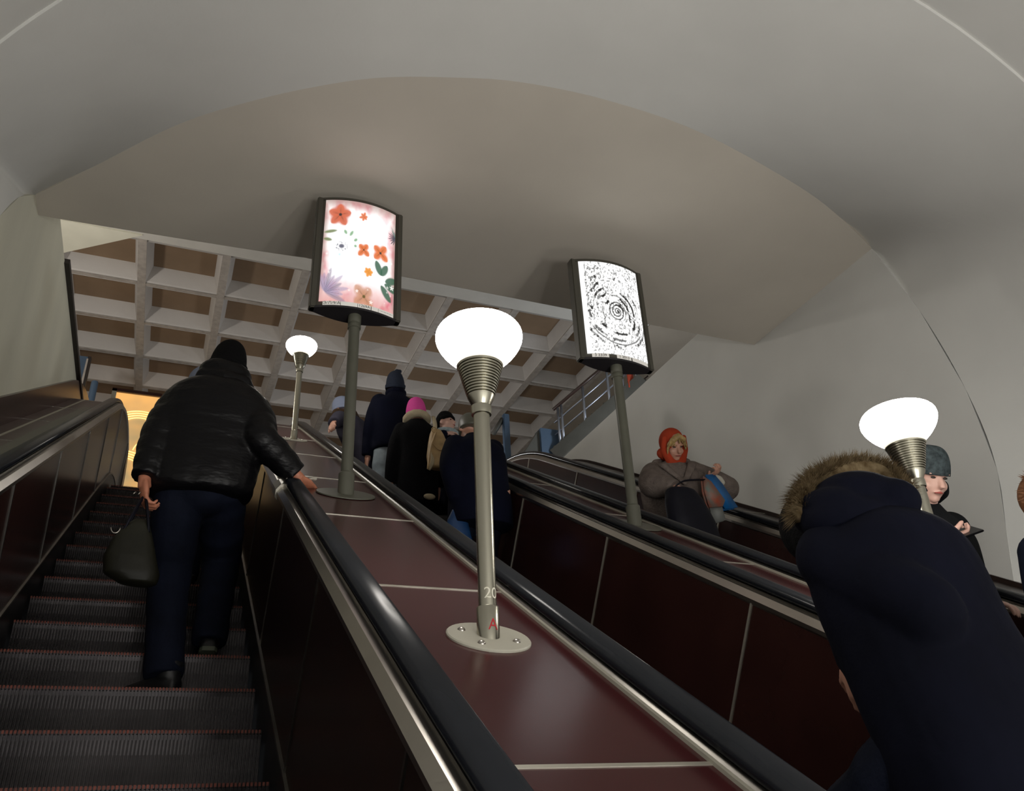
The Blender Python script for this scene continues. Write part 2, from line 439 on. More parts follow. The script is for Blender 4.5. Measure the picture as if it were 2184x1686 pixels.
# ------------------------------------------------------------------ escalators
ESC = [(-.625, .431, -.650, .412), (1.075, 2.055, 1.10, 2.03), (2.62, 3.565, 2.645, 3.54)]
SA, SE = -3.0, 10.0
def step_meshes(width):
    bm = bmesh.new(); pitch = .0125; n = int(width/pitch); x0 = -n*pitch/2
    def quad(a, b, c, d): bm.faces.new([bm.verts.new(p) for p in (a, b, c, d)])
    dg = .013; T = .35
    prof = [(0, -.006), (.006, -.03), (.012, -.08), (.010, -.14), (.004, -.205)]
    for i in range(n):
        a = x0+i*pitch; b = a+pitch*.55; c = a+pitch
        quad((a, 0, 0), (b, 0, 0), (b, T, 0), (a, T, 0)); quad((b, 0, -dg), (c, 0, -dg), (c, T, -dg), (b, T, -dg))
        quad((b, 0, 0), (b, 0, -dg), (b, T, -dg), (b, T, 0)); quad((c, 0, -dg), (c, 0, 0), (c, T, 0), (c, T, -dg))
        pr = [(0, 0)]+prof
        for (y1, z1), (y2, z2) in zip(pr[:-1], pr[1:]):
            quad((a, y1, z1), (a, y2, z2), (b, y2, z2), (b, y1, z1))
        for (y1, z1), (y2, z2) in ((pr[0], pr[2]), (pr[2], pr[-1])):
            quad((b, y1+dg, z1), (b, y2+dg, z2), (c, y2+dg, z2), (c, y1+dg, z1))
            quad((b, y1, z1), (b, y2, z2), (b, y2+dg, z2), (b, y1+dg, z1)); quad((c, y1+dg, z1), (c, y2+dg, z2), (c, y2, z2), (c, y1, z1))
    me = bpy.data.meshes.new('step'); bm.to_mesh(me); bm.free(); me.materials.append(M['step'])
    bm = bmesh.new()
    for i in range(n):
        a = x0+i*pitch; b = a+pitch*.62
        vv = [bm.verts.new(p) for p in ((a, -.0015, -.010), (b, -.0015, -.010), (b, -.0015, .0015), (a, -.0015, .0015), (b, .022, .0015), (a, .022, .0015))]
        bm.faces.new((vv[0], vv[1], vv[2], vv[3])); bm.faces.new((vv[3], vv[2], vv[4], vv[5]))
    st = bpy.data.meshes.new('edge_stripe'); bm.to_mesh(st); bm.free(); st.materials.append(M['stripe'])
    return me, st
edesc = ['leftmost escalator, with the man in the black puffer jacket climbing it', 'middle escalator, carrying the riders behind the centre lamp', 'right escalator beside the wall, with the headscarf woman on it']
for e, (xl, xr, kl, kr) in enumerate(ESC):
    root = empty('escalator', ((xl+xr)/2, *path(3, 0)), edesc[e], 'escalator', 'three parallel escalators')
    sm, stm = step_meshes(kr-kl-.02)
    for k in range(-7, 19):
        s = 2.768+.4*k; y, z = path(s, 0)
        o = bpy.data.objects.new('step', sm); col.objects.link(o); o.parent = root
        o.matrix_parent_inverse = Matrix.Translation(-Vector(root.location)); o.location = ((kl+kr)/2, y, z)
        q = bpy.data.objects.new('edge_stripe', stm); col.objects.link(q); q.parent = o
    # sides
    for sgn, xw, xk in ((-1, xl, kl), (1, xr, kr)):
        o = sgn
        sweep('skirt', [(xk, -.35), (xk, .10), (xk+o*.012, .115), (xk+o*.05, .115), (xk+o*.05, -.35)], SA, SE, M['skirt'], root)
        sweep('skirt_trim', [(xk-o*.006, .100), (xk-o*.006, .112), (xk+o*.012, .118), (xk+o*.012, .100)], SA, SE, M['steel_dark'], root)
        s0 = 2.6+1.2*-5
        pm = M['brown2'] if (e, sgn) in ((0, -1), (2, 1), (1, 1)) else M['brown']
        while s0 < SE:
            a, b = max(s0, SA)+.006, min(s0+1.2, SE)-.006
            if b > a:
                sweep('balustrade_panel', [(xk+o*.004, .115), (xw, .735), (xw+o*.03, .735), (xk+o*.034, .115)], a, b, pm, root)
                sweep('panel_joint', [(xk-o*.001, .115), (xw-o*.005, .735), (xw+o*.02, .735), (xk+o*.02, .115)], b, b+.012, M['joint'] if e else M['steel_dark'], root)
            s0 += 1.2
        # bright inner strip and outer strip
        sweep('edge_strip', [(xw-o*.006, .728), (xw-o*.006, .742), (xw+o*.012, .766), (xw+o*.036, .768), (xw+o*.036, .72), (xw, .72)], SA, SE, M['steel'], root)
        sweep('guide_rail', [(xw+o*.036, .74), (xw+o*.036, .774), (xw+o*.050, .776), (xw+o*.096, .776), (xw+o*.11, .766), (xw+o*.11, .74)], SA, SE, M['steel_dark'], root)
        # handrail with its newel turn at the top landing
        cx = xw+o*.068; hb = .782
        ctr = [(cx, *path(s, hb+.012)) for s in srange(SA, SE, .1)]
        y, z = path(SE, hb+.012)
        for a in range(10, 181, 10):
            ctr.append((cx, y+math.sin(R(a))*.32, z-.32+math.cos(R(a))*.32))
        prof = []
        for k in range(16):
            a = 2*math.pi*k/16
            px_ = .038*math.copysign(abs(math.cos(a))**.6, math.cos(a)); pz_ = .019*math.copysign(abs(math.sin(a))**.7, math.sin(a))
            prof.append((px_, pz_))
        vs, fs = [], []
        for i, p in enumerate(ctr):
            a = Vector(ctr[max(i-1, 0)]); b = Vector(ctr[min(i+1, len(ctr)-1)]); t = (b-a).normalized(); nn = Vector((1, 0, 0)).cross(t)
            for u, v in prof: vs.append(Vector(p)+Vector((u, 0, 0))+nn*v)
        n = 16
        for j in range(len(ctr)-1):
            for i in range(n): k = (i+1) % n; fs.append((j*n+i, j*n+k, (j+1)*n+k, (j+1)*n+i))
        fs.append(tuple(range(n))[::-1]); fs.append(tuple(range((len(ctr)-1)*n, len(ctr)*n)))
        mk('handrail', mesh('handrail', vs, fs), M['rubber'], root, True)
        # rounded newel panel
        v = [(xw, y, z-.64-.4), (xw, y, z-.03)] + [(xw, y+math.sin(R(a))*.29, z-.32+math.cos(R(a))*.29) for a in range(15, 181, 15)] + [(xw, y+.05, z-1.04)]
        nn_ = len(v); v += [(q[0]+o*.09, q[1], q[2]) for q in v]
        f = [tuple(range(nn_)), tuple(range(nn_, 2*nn_))[::-1]]+[(i, (i+1) % nn_, nn_+(i+1) % nn_, nn_+i) for i in range(nn_)]
        mk('newel_panel', mesh('newel_panel', v, f), M['brown2'], root)
    # joint sleeve on the strip by the man's hand
    if e == 0:
        sweep('strip_sleeve', [(xr-.012, .715), (xr-.012, .752), (xr+.010, .781), (xr+.036, .783), (xr+.036, .70), (xr, .70)], 4.15, 4.32, M['joint'], root)

# decks between and beside the escalators
def deck(x0, x1, label, joints, mat_, jm='joint'):
    root = empty('escalator_deck', ((x0+x1)/2, *path(3, .74)), label, 'deck', 'decks between the escalators')
    js = [SA]+joints+[SE+.15]
    for a, b in zip(js[:-1], js[1:]):
        sweep('deck_panel', [(x0, .70), (x0, .760), (x1, .760), (x1, .70)], a+.006, b-.006, mat_, root)
    for a in joints:
        sweep('joint_strip', [(x0, .70), (x0, .762), (x1, .762), (x1, .70)], a-.006, a+.006, M[jm], root)
    return root
J1 = [1.26+1.145*k for k in range(-3, 8)]
d1 = deck(.431+.111, 1.075-.111, 'dark red deck between the left and middle escalators, under the centre lamp', J1, M['red'])
d2 = deck(2.055+.111, 2.62-.111, 'dark red deck between the middle and right escalators', [2.0+1.2*k for k in range(-4, 7)], M['red'])
d0 = deck(XL, -.625-.111, 'dark red deck along the left wall beside the leftmost escalator', [1.3+1.2*k for k in range(-3, 8)], M['mauve'], 'steel_dark')
d3 = deck(3.565+.111, XR+.005, 'narrow dark deck along the right wall', [1.7+1.2*k for k in range(-3, 8)], M['brown'])
for r_, a, b in ((d1, .542, .964), (d2, 2.166, 2.509)):
    for x in (a, b):
        sweep('edge_trim', [(x-.006, .73), (x-.006, .768), (x+.006, .768), (x+.006, .73)], SA, SE, M['trim'], r_)
sweep('edge_trim', [(-.84, .745), (-.84, .764), (-.75, .764), (-.75, .745)], SA, 7.6, M['pole_green'], d0)
sweep('edge_trim', [(-.94, .745), (-.94, .763), (-.925, .763), (-.925, .745)], SA, 8.6, M['trim'], d0)
# upstand of dark panel at the foot of the walls
wl = sweep('baseboard_left', [(XL, .70), (XL, .93), (XL+.025, .93), (XL+.03, .70)], SA, 9.3, M['brown2']); wl['kind'] = 'structure'
wr = sweep('baseboard_right', [(XR-.02, .70), (XR-.02, .785), (XR+.01, .785), (XR+.01, .70)], SA, 9.9, M['brown']); wr['kind'] = 'structure'
# end cap boxes of the first deck at the landing
for x0, x1, r_ in ((.545, .96, d1), (2.17, 2.505, d2)):
    y, z = path(SE+.15, .76)
    box('end_cap', (x0, y, z-.8), (x1, y+.25, z), M['trim'], r_, .01)

# ------------------------------------------------------------------ lamps
def lamp(x, y, label, number=None, letter=None, dz=0):
    z = y*.5774+(NB+.76)/C30
    root = empty('escalator_lamp', (x, y, z), label, 'lamp', 'torch lamps on the escalator decks')
    # base disc lies on the sloping deck
    n = 40; vs, fs = [], []
    tilt = Matrix.Rotation(R(30), 3, 'X')
    for (r, h) in ((.001, .004), (.105, .004), (.108, .001), (.108, -.003)):
        for i in range(n):
            a = 2*math.pi*i/n; vs.append(Vector((x, y, z))+tilt@Vector((r*math.cos(a), r*math.sin(a), h+.003)))
    for j in range(3):
        for i in range(n): k = (i+1) % n; fs.append((j*n+i, (j+1)*n+i, (j+1)*n+k, j*n+k))
    mk('base_disc', mesh('base_disc', vs, fs), M['trim'], root)
    for a in (45, 135, 225, 315):
        c = Vector((x, y, z))+tilt@Vector((.072*math.cos(R(a+12)), .072*math.sin(R(a+12)), .006))
        bm = bmesh.new(); ball(bm, c, (.0105, .0105, .0085), 14, tilt.to_3x3()); mk('bolt', bm_mesh('bolt', bm), M['steel'], root, True)
    L = (x, y, z)
    lathe('sleeve', [(.0290, -.012), (.0290, .075), (.027, .078), (.0236, .078)], M['steel_lamp'], root, L)
    lathe('pole', [(.0236, 0), (.0236, .635+dz)], M['steel_lamp'], root, L)
    L = (x, y, z+dz)
    lathe('collar', [(.0225, .622), (.0285, .624), (.0295, .630), (.0295, .650), (.026, .652)], M['steel_lamp'], root, L)
    lathe('neck', [(.025, .650), (.028, .656), (.0385, .678), (.0400, .684)], M['steel_lamp'], root, L)
    prof = []
    for k in range(12):
        t = k/12.; r = .0415+.0265*t**.95; zz = .684+.098*t; dz = .098/12
        prof += [(r-.006, zz), (r-.006, zz+dz*.38), (r, zz+dz*.45), (r+.001, zz+dz*.95), (r-.006, zz+dz)]
    prof.append((.064, .784))
    lathe('ribbed_cone', prof, M['steel_lamp'], root, L, 48)
    lathe('rim', [(.062, .780), (.0690, .782), (.0690, .797), (.064, .799)], M['trim'], root, L, 48)
    gp = [(.001, .790), (.062, .792), (.083, .806), (.103, .826), (.119, .848), (.128, .868), (.1300, .884), (.127, .898), (.115, .913), (.093, .924), (.066, .931), (.033, .935), (.001, .936)]
    gp = [tuple(p) for p in smoothpath(gp[1:], 3)]
    lathe('globe', [(.001, .790)]+gp, M['globe'], root, L, 48)
    def text(name, body, size, zz, rad, m, ang):
        cu = bpy.data.curves.new(name, 'FONT'); cu.body = body; cu.size = size; cu.align_x = 'CENTER'; cu.extrude = .0
        to = bpy.data.objects.new(name, cu); col.objects.link(to)
        dg = bpy.context.evaluated_depsgraph_get(); me = bpy.data.meshes.new_from_object(to.evaluated_get(dg))
        bpy.data.objects.remove(to)
        bm = bmesh.new(); bm.from_mesh(me); bmesh.ops.subdivide_edges(bm, edges=bm.edges[:], cuts=2); bm.to_mesh(me); bm.free()
        for v in me.vertices:
            a = ang+v.co.x/rad; v.co = (x+rad*math.sin(a), y-rad*math.cos(a), z+zz+v.co.y)
        me.materials.clear(); mk(name, me, m, root)
    if number: text('number', number, .040, .096, .0241, M['pale'], R(6))
    if letter: text('letter', letter, .040, .016, .0294, M['redink'], R(6))
    return root
lamp(.76, 1.985, 'nearest torch lamp, number 20 on its pole, standing on the centre deck', '20', 'A')
lamp(.772, 6.24, 'small far torch lamp at the upper end of the left deck')
lamp(2.345, 1.95, 'torch lamp in front of the young man with the phone', dz=-.045)

# ------------------------------------------------------------------ lit signs
def fbm(u, v, seed, oct=4, f0=4):
    rs = np.random.RandomState(seed); out = np.zeros_like(u); amp = 1
    for o in range(oct):
        n = int(f0*2**o)+2; g = rs.rand(n+2, n+2)
        x = u*n; y = v*n; xi = np.clip(x.astype(int), 0, n); yi = np.clip(y.astype(int), 0, n); fx = x-xi; fy = y-yi
        fx = fx*fx*(3-2*fx); fy = fy*fy*(3-2*fy)
        out += amp*((g[yi, xi]*(1-fx)+g[yi, xi+1]*fx)*(1-fy)+(g[yi+1, xi]*(1-fx)+g[yi+1, xi+1]*fx)*fy-.5); amp *= .55
    return out
def paint_flowers(u, v):
    """u 0..1 left-right, v 0..1 bottom-top; linear colours"""
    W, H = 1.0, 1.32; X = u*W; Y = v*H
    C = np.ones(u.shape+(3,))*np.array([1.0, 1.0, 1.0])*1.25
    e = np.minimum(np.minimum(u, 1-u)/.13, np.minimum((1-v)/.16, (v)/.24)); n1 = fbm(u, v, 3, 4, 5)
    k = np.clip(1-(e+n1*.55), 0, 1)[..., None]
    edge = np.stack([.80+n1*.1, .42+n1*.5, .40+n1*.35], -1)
    C = C*(1-k)+edge*k  # white middle, peach edges: backlight falloff painted into the print colours
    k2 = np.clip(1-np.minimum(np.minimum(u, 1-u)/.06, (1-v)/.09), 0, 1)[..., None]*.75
    C = C*(1-k2)+np.array([.42, .33, .30])*k2  # border dimmed in the colour too, as the backlight weakens there
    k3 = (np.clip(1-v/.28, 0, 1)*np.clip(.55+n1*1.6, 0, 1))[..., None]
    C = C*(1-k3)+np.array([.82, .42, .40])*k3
    def blend(mask, c, a=1.0):
        m = (np.clip(mask, 0, 1)*a)[..., None]; C[:] = C*(1-m)+np.array(c)*m
    def petal(cx, cy, ang, ln, wd, c, a=.85, soft=.02):
        dx = X-cx; dy = Y-cy; p = dx*math.cos(ang)+dy*math.sin(ang); q = -dx*math.sin(ang)+dy*math.cos(ang)
        t = p/ln; wdt = wd*np.sqrt(np.clip(t, 0, 1))*np.sqrt(np.clip(1-t, 0, 1))*2
        blend((wdt-np.abs(q))/soft*(t > 0)*(t < 1), c, a)
    def flower(cx, cy, r, n, c, cc, a0=.3, wd=.45, a=.97):
        for i in range(n):
            an = a0+i*2*math.pi/n+rnd.uniform(-.12, .12); rl = r*rnd.uniform(.85, 1.12)
            petal(cx, cy, an, rl, r*wd*.8, c, a, r*.25)
            petal(cx, cy, an, rl*.75, r*wd*.32, tuple(x*.72 for x in c), a*.7, r*.2)
            petal(cx, cy, an+.03, rl*.5, r*.05, tuple(x*.35 for x in c), a*.8, r*.06)
        blend((r*.14-np.hypot(X-cx, Y-cy))/.008, cc)
    O = (.82, .19, .045)
    flower(.20, 1.12, .17, 5, (.70, .15, .07), (.04, .03, .03), .3, .62)
    flower(.52, 1.13, .065, 6, (.85, .22, .08), (.7, .1, .03), .3, .5)
    flower(.54, .69, .105, 4, O, (.08, .04, .02), .9, .62)
    flower(.78, .71, .145, 4, O, (.04, .04, .03), .9, .60)
    flower(.62, .42, .065, 6, (.95, .36, .05), (.85, .25, .03), .2, .6)
    flower(.57, .10, .17, 4, (.60, .27, .13), (.14, .10, .02), .8, .62, .75)
    for a in range(34):
        rr = .055+.03*rnd.random(); an = rnd.random()*6.28
        blend((.006-np.hypot(X-.24-rr*math.cos(an), Y-.70-rr*.7*math.sin(an)))/.003, (.02, .03, .08))
    blend((.046-np.hypot(X-.24, (Y-.70)*1.3))/.02, (.04, .04, .10), .9)
    blend((.02-np.hypot(X-.22, Y-.59))/.01, (.35, .75, .9), .6)
    for a in range(9): petal(1.0, .98, R(100+a*19), .10+.02*(a % 2), .010, (.015, .04, .07), .9, .006)
    petal(.93, 1.13, R(-60), .16, .02, (.16, .32, .26), .8)
    G = (.035, .13, .075)
    for (cx, cy, an, l) in ((.80, .42, 115, .15), (.80, .42, 60, .14), (.86, .36, 22, .15), (.85, .33, -15, .16), (.80, .30, -48, .18)):
        petal(cx, cy, R(an), l*1.3, .056, G, .95)
    for (cx, cy, an, l) in ((.0, .88, 8, .15), (.0, .80, -12, .10)): petal(cx, cy, R(an), l*1.2, .032, (.20, .25, .10), .95)
    for (cx, cy, an, l) in ((.34, .84, 60, .09), (.30, .86, 120, .07), (.40, .78, 40, .06), (.42, .70, 80, .04)): petal(cx, cy, R(an), l, .030, (.20, .42, .20), .9)
    for i in range(9):
        petal(.06, .12, R(-25+i*17), .24 if i % 2 else .31, .040, (.40, .33, .50) if i % 3 else (.22, .21, .32), .62)
    for i in range(9):
        an = rnd.random()*6.28; petal(.06, .12, R(-25+i*17), .22, .004, (.05, .05, .10), .8, .004)
    for i in range(10):
        cx, cy, r = rnd.uniform(.3, .98), rnd.uniform(.04, .36), rnd.uniform(.012, .045)
        for q in range(5): petal(cx, cy, 1.57+q*1.2566, r, r*.28, (1.2, 1.15, 1.1), .8, .006)
    for i in range(5):
        cx, cy, r = (.1, .93, .95, .06, .9)[i], (.36, .55, .63, .6, .3)[i], .02
        for q in range(5): petal(cx, cy, 1.57+q*1.2566, r, r*.28, (1.2, 1.15, 1.1), .8, .005)
    return C
def paint_swirl(u, v):
    X = u; Y = v*1.42; cx, cy = .52, .66
    n1 = fbm(u, v, 11, 4, 5); n2 = fbm(u, v, 12, 3, 60)
    dx = X-cx; dy = (Y-cy)*.95; r = np.hypot(dx, dy); an = np.arctan2(dy, dx)
    ph = r*2*math.pi*10.5+n1*1.3+.9*np.sin(an)+an*.35
    band = np.clip(.35+.9*np.cos(an*1.0-2.0+r*9)+fbm(u, v, 31, 3, 7)*4.0, 0, 1.4)
    line = np.clip((np.sin(ph)-.12-n2*.5)*1.7, 0, 1)*np.clip(band*1.3, 0, 1)*(r < .60)
    core = np.clip((np.sin(r*2*math.pi*22+an)-.1)*2, 0, 1)*(r < .15)
    g = 1.15-1.25*line*np.clip(1.35-r*1.4, .25, 1)-1.0*core
    spk = np.clip(-n2*4.6-.72+np.clip(.9-np.hypot(u-.12, v-.72)*2.0, 0, .9)+np.clip(.5-np.hypot(u-.8, v-.35)*2.2, 0, .6)*1.1, 0, 1)
    g = g-spk*.9
    dark = np.clip(.5-np.abs(u-.085)/.012, 0, 1)*np.clip((v-.18)*3, 0, 1)
    g = g*(1-dark)
    arc = np.clip(1-np.abs(r-.47-n1*.012)/.016, 0, 1)*((an < -.6) & (an > -2.6)); g = g*(1-arc*.95)
    arc = np.clip(1-np.abs(r-.235-n1*.01)/.015, 0, 1)*(((an > .5) & (an < 1.9)) | (an < -2.6) | (an > 2.9)); g = g*(1-arc*.9)
    g = np.where((u < .065), 1.1, g)
    g = np.clip(g, .01, 1.25)
    return np.stack([g, g, g*.99], -1)
def poster_mat(name, strength):
    m = bpy.data.materials.new(name); m.use_nodes = True; nt = m.node_tree; b = nt.nodes['Principled BSDF']
    at = nt.nodes.new('ShaderNodeAttribute'); at.attribute_name = 'print'
    b.inputs['Base Color'].default_value = (.03, .03, .03, 1); b.inputs['Roughness'].default_value = .35
    nt.links.new(at.outputs['Color'], b.inputs['Emission Color']); b.inputs['Emission Strength'].default_value = strength; return m
def lens_y(u, dpt): return -dpt*(1-(2*u-1)**2)   # bulge toward the viewer (-y)
def sign(x, y, z0, z1, zb, label, paint, strength, nx, nz, tags, wd=.50):
    root = empty('advertising_sign', (x, y, zb), label, 'sign', 'lit signs on poles')
    bul = .065; N = 24
    def outline(off=0.0):
        pts = []
        for i in range(N+1): u = i/N; pts.append((x-wd/2+off+(wd-2*off)*u, y-.012+lens_y(u, bul)*(1-off*2)))
        for i in range(N+1): u = 1-i/N; pts.append((x-wd/2+off+(wd-2*off)*u, y+.012-lens_y(u, bul)*(1-off*2)))
        return pts
    def prism(name, za, zb_, off, m):
        o = outline(off); n = len(o); v = [(a, b, za) for a, b in o]+[(a, b, zb_) for a, b in o]
        f = [tuple(range(n))[::-1], tuple(range(n, 2*n))]+[(i, (i+1) % n, n+(i+1) % n, n+i) for i in range(n)]
        return mk(name, mesh(name, v, f), m, root)
    prism('housing', z0+.012, z1-.01, .012, M['sign_frame'])
    prism('bottom_plate', z0, z0+.014, 0.0, M['sign_under'])
    prism('top_plate', z1-.014, z1, 0.0, M['sign_frame'])
    for sx in (-1, 1):
        box('side_frame', (x+sx*(wd/2-.012)-.017, y-.030, z0), (x+sx*(wd/2-.012)+.017, y+.030, z1), M['sign_frame'], root, .006)
    # print sheet on the curved front
    m0 = .055; a0, a1 = x-wd/2+m0*.75, x+wd/2-m0*.75; b0, b1 = z0+.035, z1-.022
    U, V = np.meshgrid(np.linspace(0, 1, nx), np.linspace(0, 1, nz))
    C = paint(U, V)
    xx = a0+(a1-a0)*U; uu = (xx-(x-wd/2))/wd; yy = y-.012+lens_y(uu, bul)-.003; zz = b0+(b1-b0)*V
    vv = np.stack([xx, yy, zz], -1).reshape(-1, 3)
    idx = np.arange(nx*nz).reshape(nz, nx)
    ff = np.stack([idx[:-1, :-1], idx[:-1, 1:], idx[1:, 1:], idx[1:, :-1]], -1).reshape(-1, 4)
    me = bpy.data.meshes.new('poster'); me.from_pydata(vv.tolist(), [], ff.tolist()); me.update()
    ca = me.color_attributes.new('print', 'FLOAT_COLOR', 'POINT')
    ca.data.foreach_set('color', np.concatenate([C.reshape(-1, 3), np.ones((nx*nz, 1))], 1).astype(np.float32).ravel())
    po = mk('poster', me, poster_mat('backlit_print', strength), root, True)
    # label slips under the print
    for (body, u0, u1, size) in tags:
        xa, xb = a0+(a1-a0)*u0, a0+(a1-a0)*u1
        def Yf(q): return y-.012+lens_y((q-(x-wd/2))/wd, bul)-.004
        nn = 6; v = []
        for i in range(nn+1):
            q = xa+(xb-xa)*i/nn; v += [(q, Yf(q), z0+.010), (q, Yf(q), z0+.036)]
        me = mesh('label_slip', v, [(2*i, 2*i+2, 2*i+3, 2*i+1) for i in range(nn)])
        sl = mk('label_slip', me, M['label'], root)
        if body:
            cu = bpy.data.curves.new('t', 'FONT'); cu.body = body; cu.size = size; cu.align_x = 'CENTER'; cu.align_y = 'CENTER'
            to = bpy.data.objects.new('t', cu); col.objects.link(to)
            dg = bpy.context.evaluated_depsgraph_get(); tm = bpy.data.meshes.new_from_object(to.evaluated_get(dg)); bpy.data.objects.remove(to)
            for q in tm.vertices:
                px_ = (xa+xb)/2+q.co.x; q.co = (px_, Yf(px_)-.0015, z0+.023+q.co.y)
            tm.materials.clear(); tm.name = 'lettering'; mk('lettering', tm, M['ink'], sl)
    # pole
    lathe('pole', [(.030, 0), (.030, z0-zb-.08)], M['pole_green'], root, (x, y, zb), 28)
    lathe('pole_foot', [(.040, -.03), (.040, .11), (.036, .115), (.030, .118)], M['pole_green'], root, (x, y, zb), 28)
    lathe('pole_cap', [(.027, z0-zb-.085), (.036, z0-zb-.08), (.036, z0-zb-.055), (.034, z0-zb-.052), (.034, z0-zb-.045), (.036, z0-zb-.042), (.036, z0-zb)], M['pole_green'], root, (x, y, zb), 28)
    n = 40; vs, fs = [], []; tilt = Matrix.Rotation(R(30), 3, 'X')
    for (r, h) in ((.001, .006), (.145, .006), (.147, .001)):
        for i in range(n): a = 2*math.pi*i/n; vs.append(Vector((x, y, zb))+tilt@Vector((r*math.cos(a), r*1.0*math.sin(a), h+.002)))
    for j in range(2):
        for i in range(n): k = (i+1) % n; fs.append((j*n+i, (j+1)*n+i, (j+1)*n+k, j*n+k))
    mk('base_disc', mesh('base_disc', vs, fs), M['pole_green'], root)
    return root
zdk = lambda y: y*.5774+(NB+.76)/C30
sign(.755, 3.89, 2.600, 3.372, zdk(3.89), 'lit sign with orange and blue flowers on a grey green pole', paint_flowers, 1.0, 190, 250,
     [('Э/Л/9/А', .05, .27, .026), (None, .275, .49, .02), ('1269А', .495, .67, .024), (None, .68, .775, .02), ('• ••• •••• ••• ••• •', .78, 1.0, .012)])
sign(2.34, 3.80, 2.505, 3.245, zdk(3.80), 'lit sign with a black and white swirl print, right of the centre lamp', paint_swirl, 1.0, 190, 260,
     [('3 2339', .06, .30, .026), ('1 2013', .42, .66, .026), (None, .68, .99, .02)])

# ------------------------------------------------------------------ stairs, posts and lit panel beyond the landing
st = empty('staircase', (4.8, 9.5, ZF), 'grey steel staircase with rails rising behind the right wall', 'staircase')
A = aty(1187, 968, 9.5); B = aty(1372, 808, 8.7)
dr = (B-A); dh = Vector((dr.x, dr.y, 0)).normalized(); side = Vector((-dh.y, dh.x, 0))
if side.y < 0: side = -side
def beam(name, a, b, hgt, wd, m, parent):
    up = Vector((0, 0, 1)); t = (b-a).normalized(); sd = Vector((-t.y, t.x, 0)).normalized(); nn = sd.cross(t)
    if nn.z < 0: nn = -nn
    v = []
    for p in (a, b):
        for i, j in ((-1, -1), (1, -1), (1, 1), (-1, 1)): v.append(p+sd*(i*wd/2)+nn*(j*hgt/2))
    f = [(0, 1, 2, 3), (7, 6, 5, 4), (0, 4, 5, 1), (1, 5, 6, 2), (2, 6, 7, 3), (3, 7, 4, 0)]
    bm = bmesh.new(); me = mesh(name, v, f); bm.from_mesh(me)
    return mk(name, bm_mesh(name, bm), m, parent)
beam('stringer', A-dr*.02, B, .20, .05, M['stringer'], st)
A2, B2 = A+side*1.2, B+side*1.2
beam('stringer', A2, B2, .20, .05, M['stringer'], st)
ns = 7
for i in range(ns):
    p = A.lerp(B, (i+.5)/ns)+Vector((0, 0, .05)); q = p+side*1.2
    beam('tread', p, q, .035, .26, M['stringer'], st)
up = Vector((0, 0, 1)); HR = .66
for k, hh in enumerate((.26, .45, HR)):
    tube_obj('rail', [A+up*(hh+.03), B+up*(hh+.03)], (.012, .012) if k < 2 else (.024, .024), M['rail_steel'] if k < 2 else M['rail_dark'], st, 10)
    tube_obj('rail', [A2+up*(hh+.03), B2+up*(hh+.03)], (.012, .012), M['rail_dark'], st, 10)
for t in (.05, .09, .34, .62, .78, .93):
    p = A.lerp(B, t); tube_obj('baluster', [p, p+up*HR], (.019, .019), M['rail_steel'], st, 10)
p = A.lerp(B, .865)
box('safety_panel', (p.x-.045, p.y-.01, p.z+.02), (p.x+.045, p.y+.01, p.z+HR-.05), M['orange'], st)
p0 = aty(1112, 975, 9.6); p1 = aty(1150, 915, 9.6)
box('landing_support', (aty(1150, 920, 9.6).x, 9.55, ZF), (aty(1192, 920, 9.6).x, 9.75, aty(1165, 917, 9.6).z), M['bluepaint'], st)
me = mesh('lower_stringer', [(p0.x, 9.6, p0.z), (p1.x, 9.6, p0.z), (p1.x, 9.6, p1.z), (p0.x, 9.72, p0.z), (p1.x, 9.72, p0.z), (p1.x, 9.72, p1.z)],
          [(0, 1, 2), (3, 5, 4), (0, 3, 4, 1), (1, 4, 5, 2), (2, 5, 3, 0)])
mk('lower_stringer', me, M['stringer'], st)
# blue post beside the middle escalator's top, with a sloping bar
b = aty(1078, 884, 10.0)
t = empty('barrier_post', (b.x, 10, ZF), 'blue grey post at the top of the middle escalator', 'post')
box('post', (b.x-.045, 9.96, ZF), (b.x+.045, 10.04, b.z), M['bluepaint'], t, .008)
tube_obj('cross_bar', [aty(1072, 893, 10.02), aty(1052, 925, 10.02)], (.035, .035), M['stringer'], t, 4)
# left kiosk frame and bollard
a = aty(163, 757, 11.0); b = aty(190, 762, 11.0)
t = empty('glass_booth', ((a.x+b.x)/2, 11, ZF), 'blue glazed booth at the top beside the left wall', 'booth')
box('pane', (a.x, 11.0, ZF), (b.x, 11.03, a.z), M['bluepaint'], t)
box('post', (a.x-.06, 10.97, ZF), (a.x, 11.05, a.z), M['rib'], t)
box('post', (b.x-.01, 10.97, ZF), (b.x+.03, 11.05, b.z), M['marble'], t)
me = mesh('brace', [(a.x+.09, 10.99, ZF), (b.x, 10.99, ZF), (b.x, 10.99, a.z-.05), (b.x-.02, 10.99, a.z-.05), (a.x+.09, 10.96, ZF), (b.x, 10.96, ZF), (b.x, 10.96, a.z-.05), (b.x-.02, 10.96, a.z-.05)],
          [(0, 1, 2, 3), (7, 6, 5, 4), (0, 4, 5, 1), (1, 5, 6, 2), (2, 6, 7, 3), (3, 7, 4, 0)])
mk('brace', me, M['rib'], t)
c = aty(203, 812, 10.6)
t = empty('bollard', (c.x, 10.6, ZF), 'round blue bollard between the booth and the lit gold panel', 'bollard')
lathe('bollard_body', [(.042, 0), (.042, c.z-ZF-.03), (.035, c.z-ZF-.01), (.015, c.z-ZF)], M['bluepaint'], t, (c.x, 10.6, ZF), 24)
lathe('bollard_foot', [(.07, 0), (.07, .02), (.045, .03)], M['stringer'], t, (c.x, 10.6, ZF), 24)
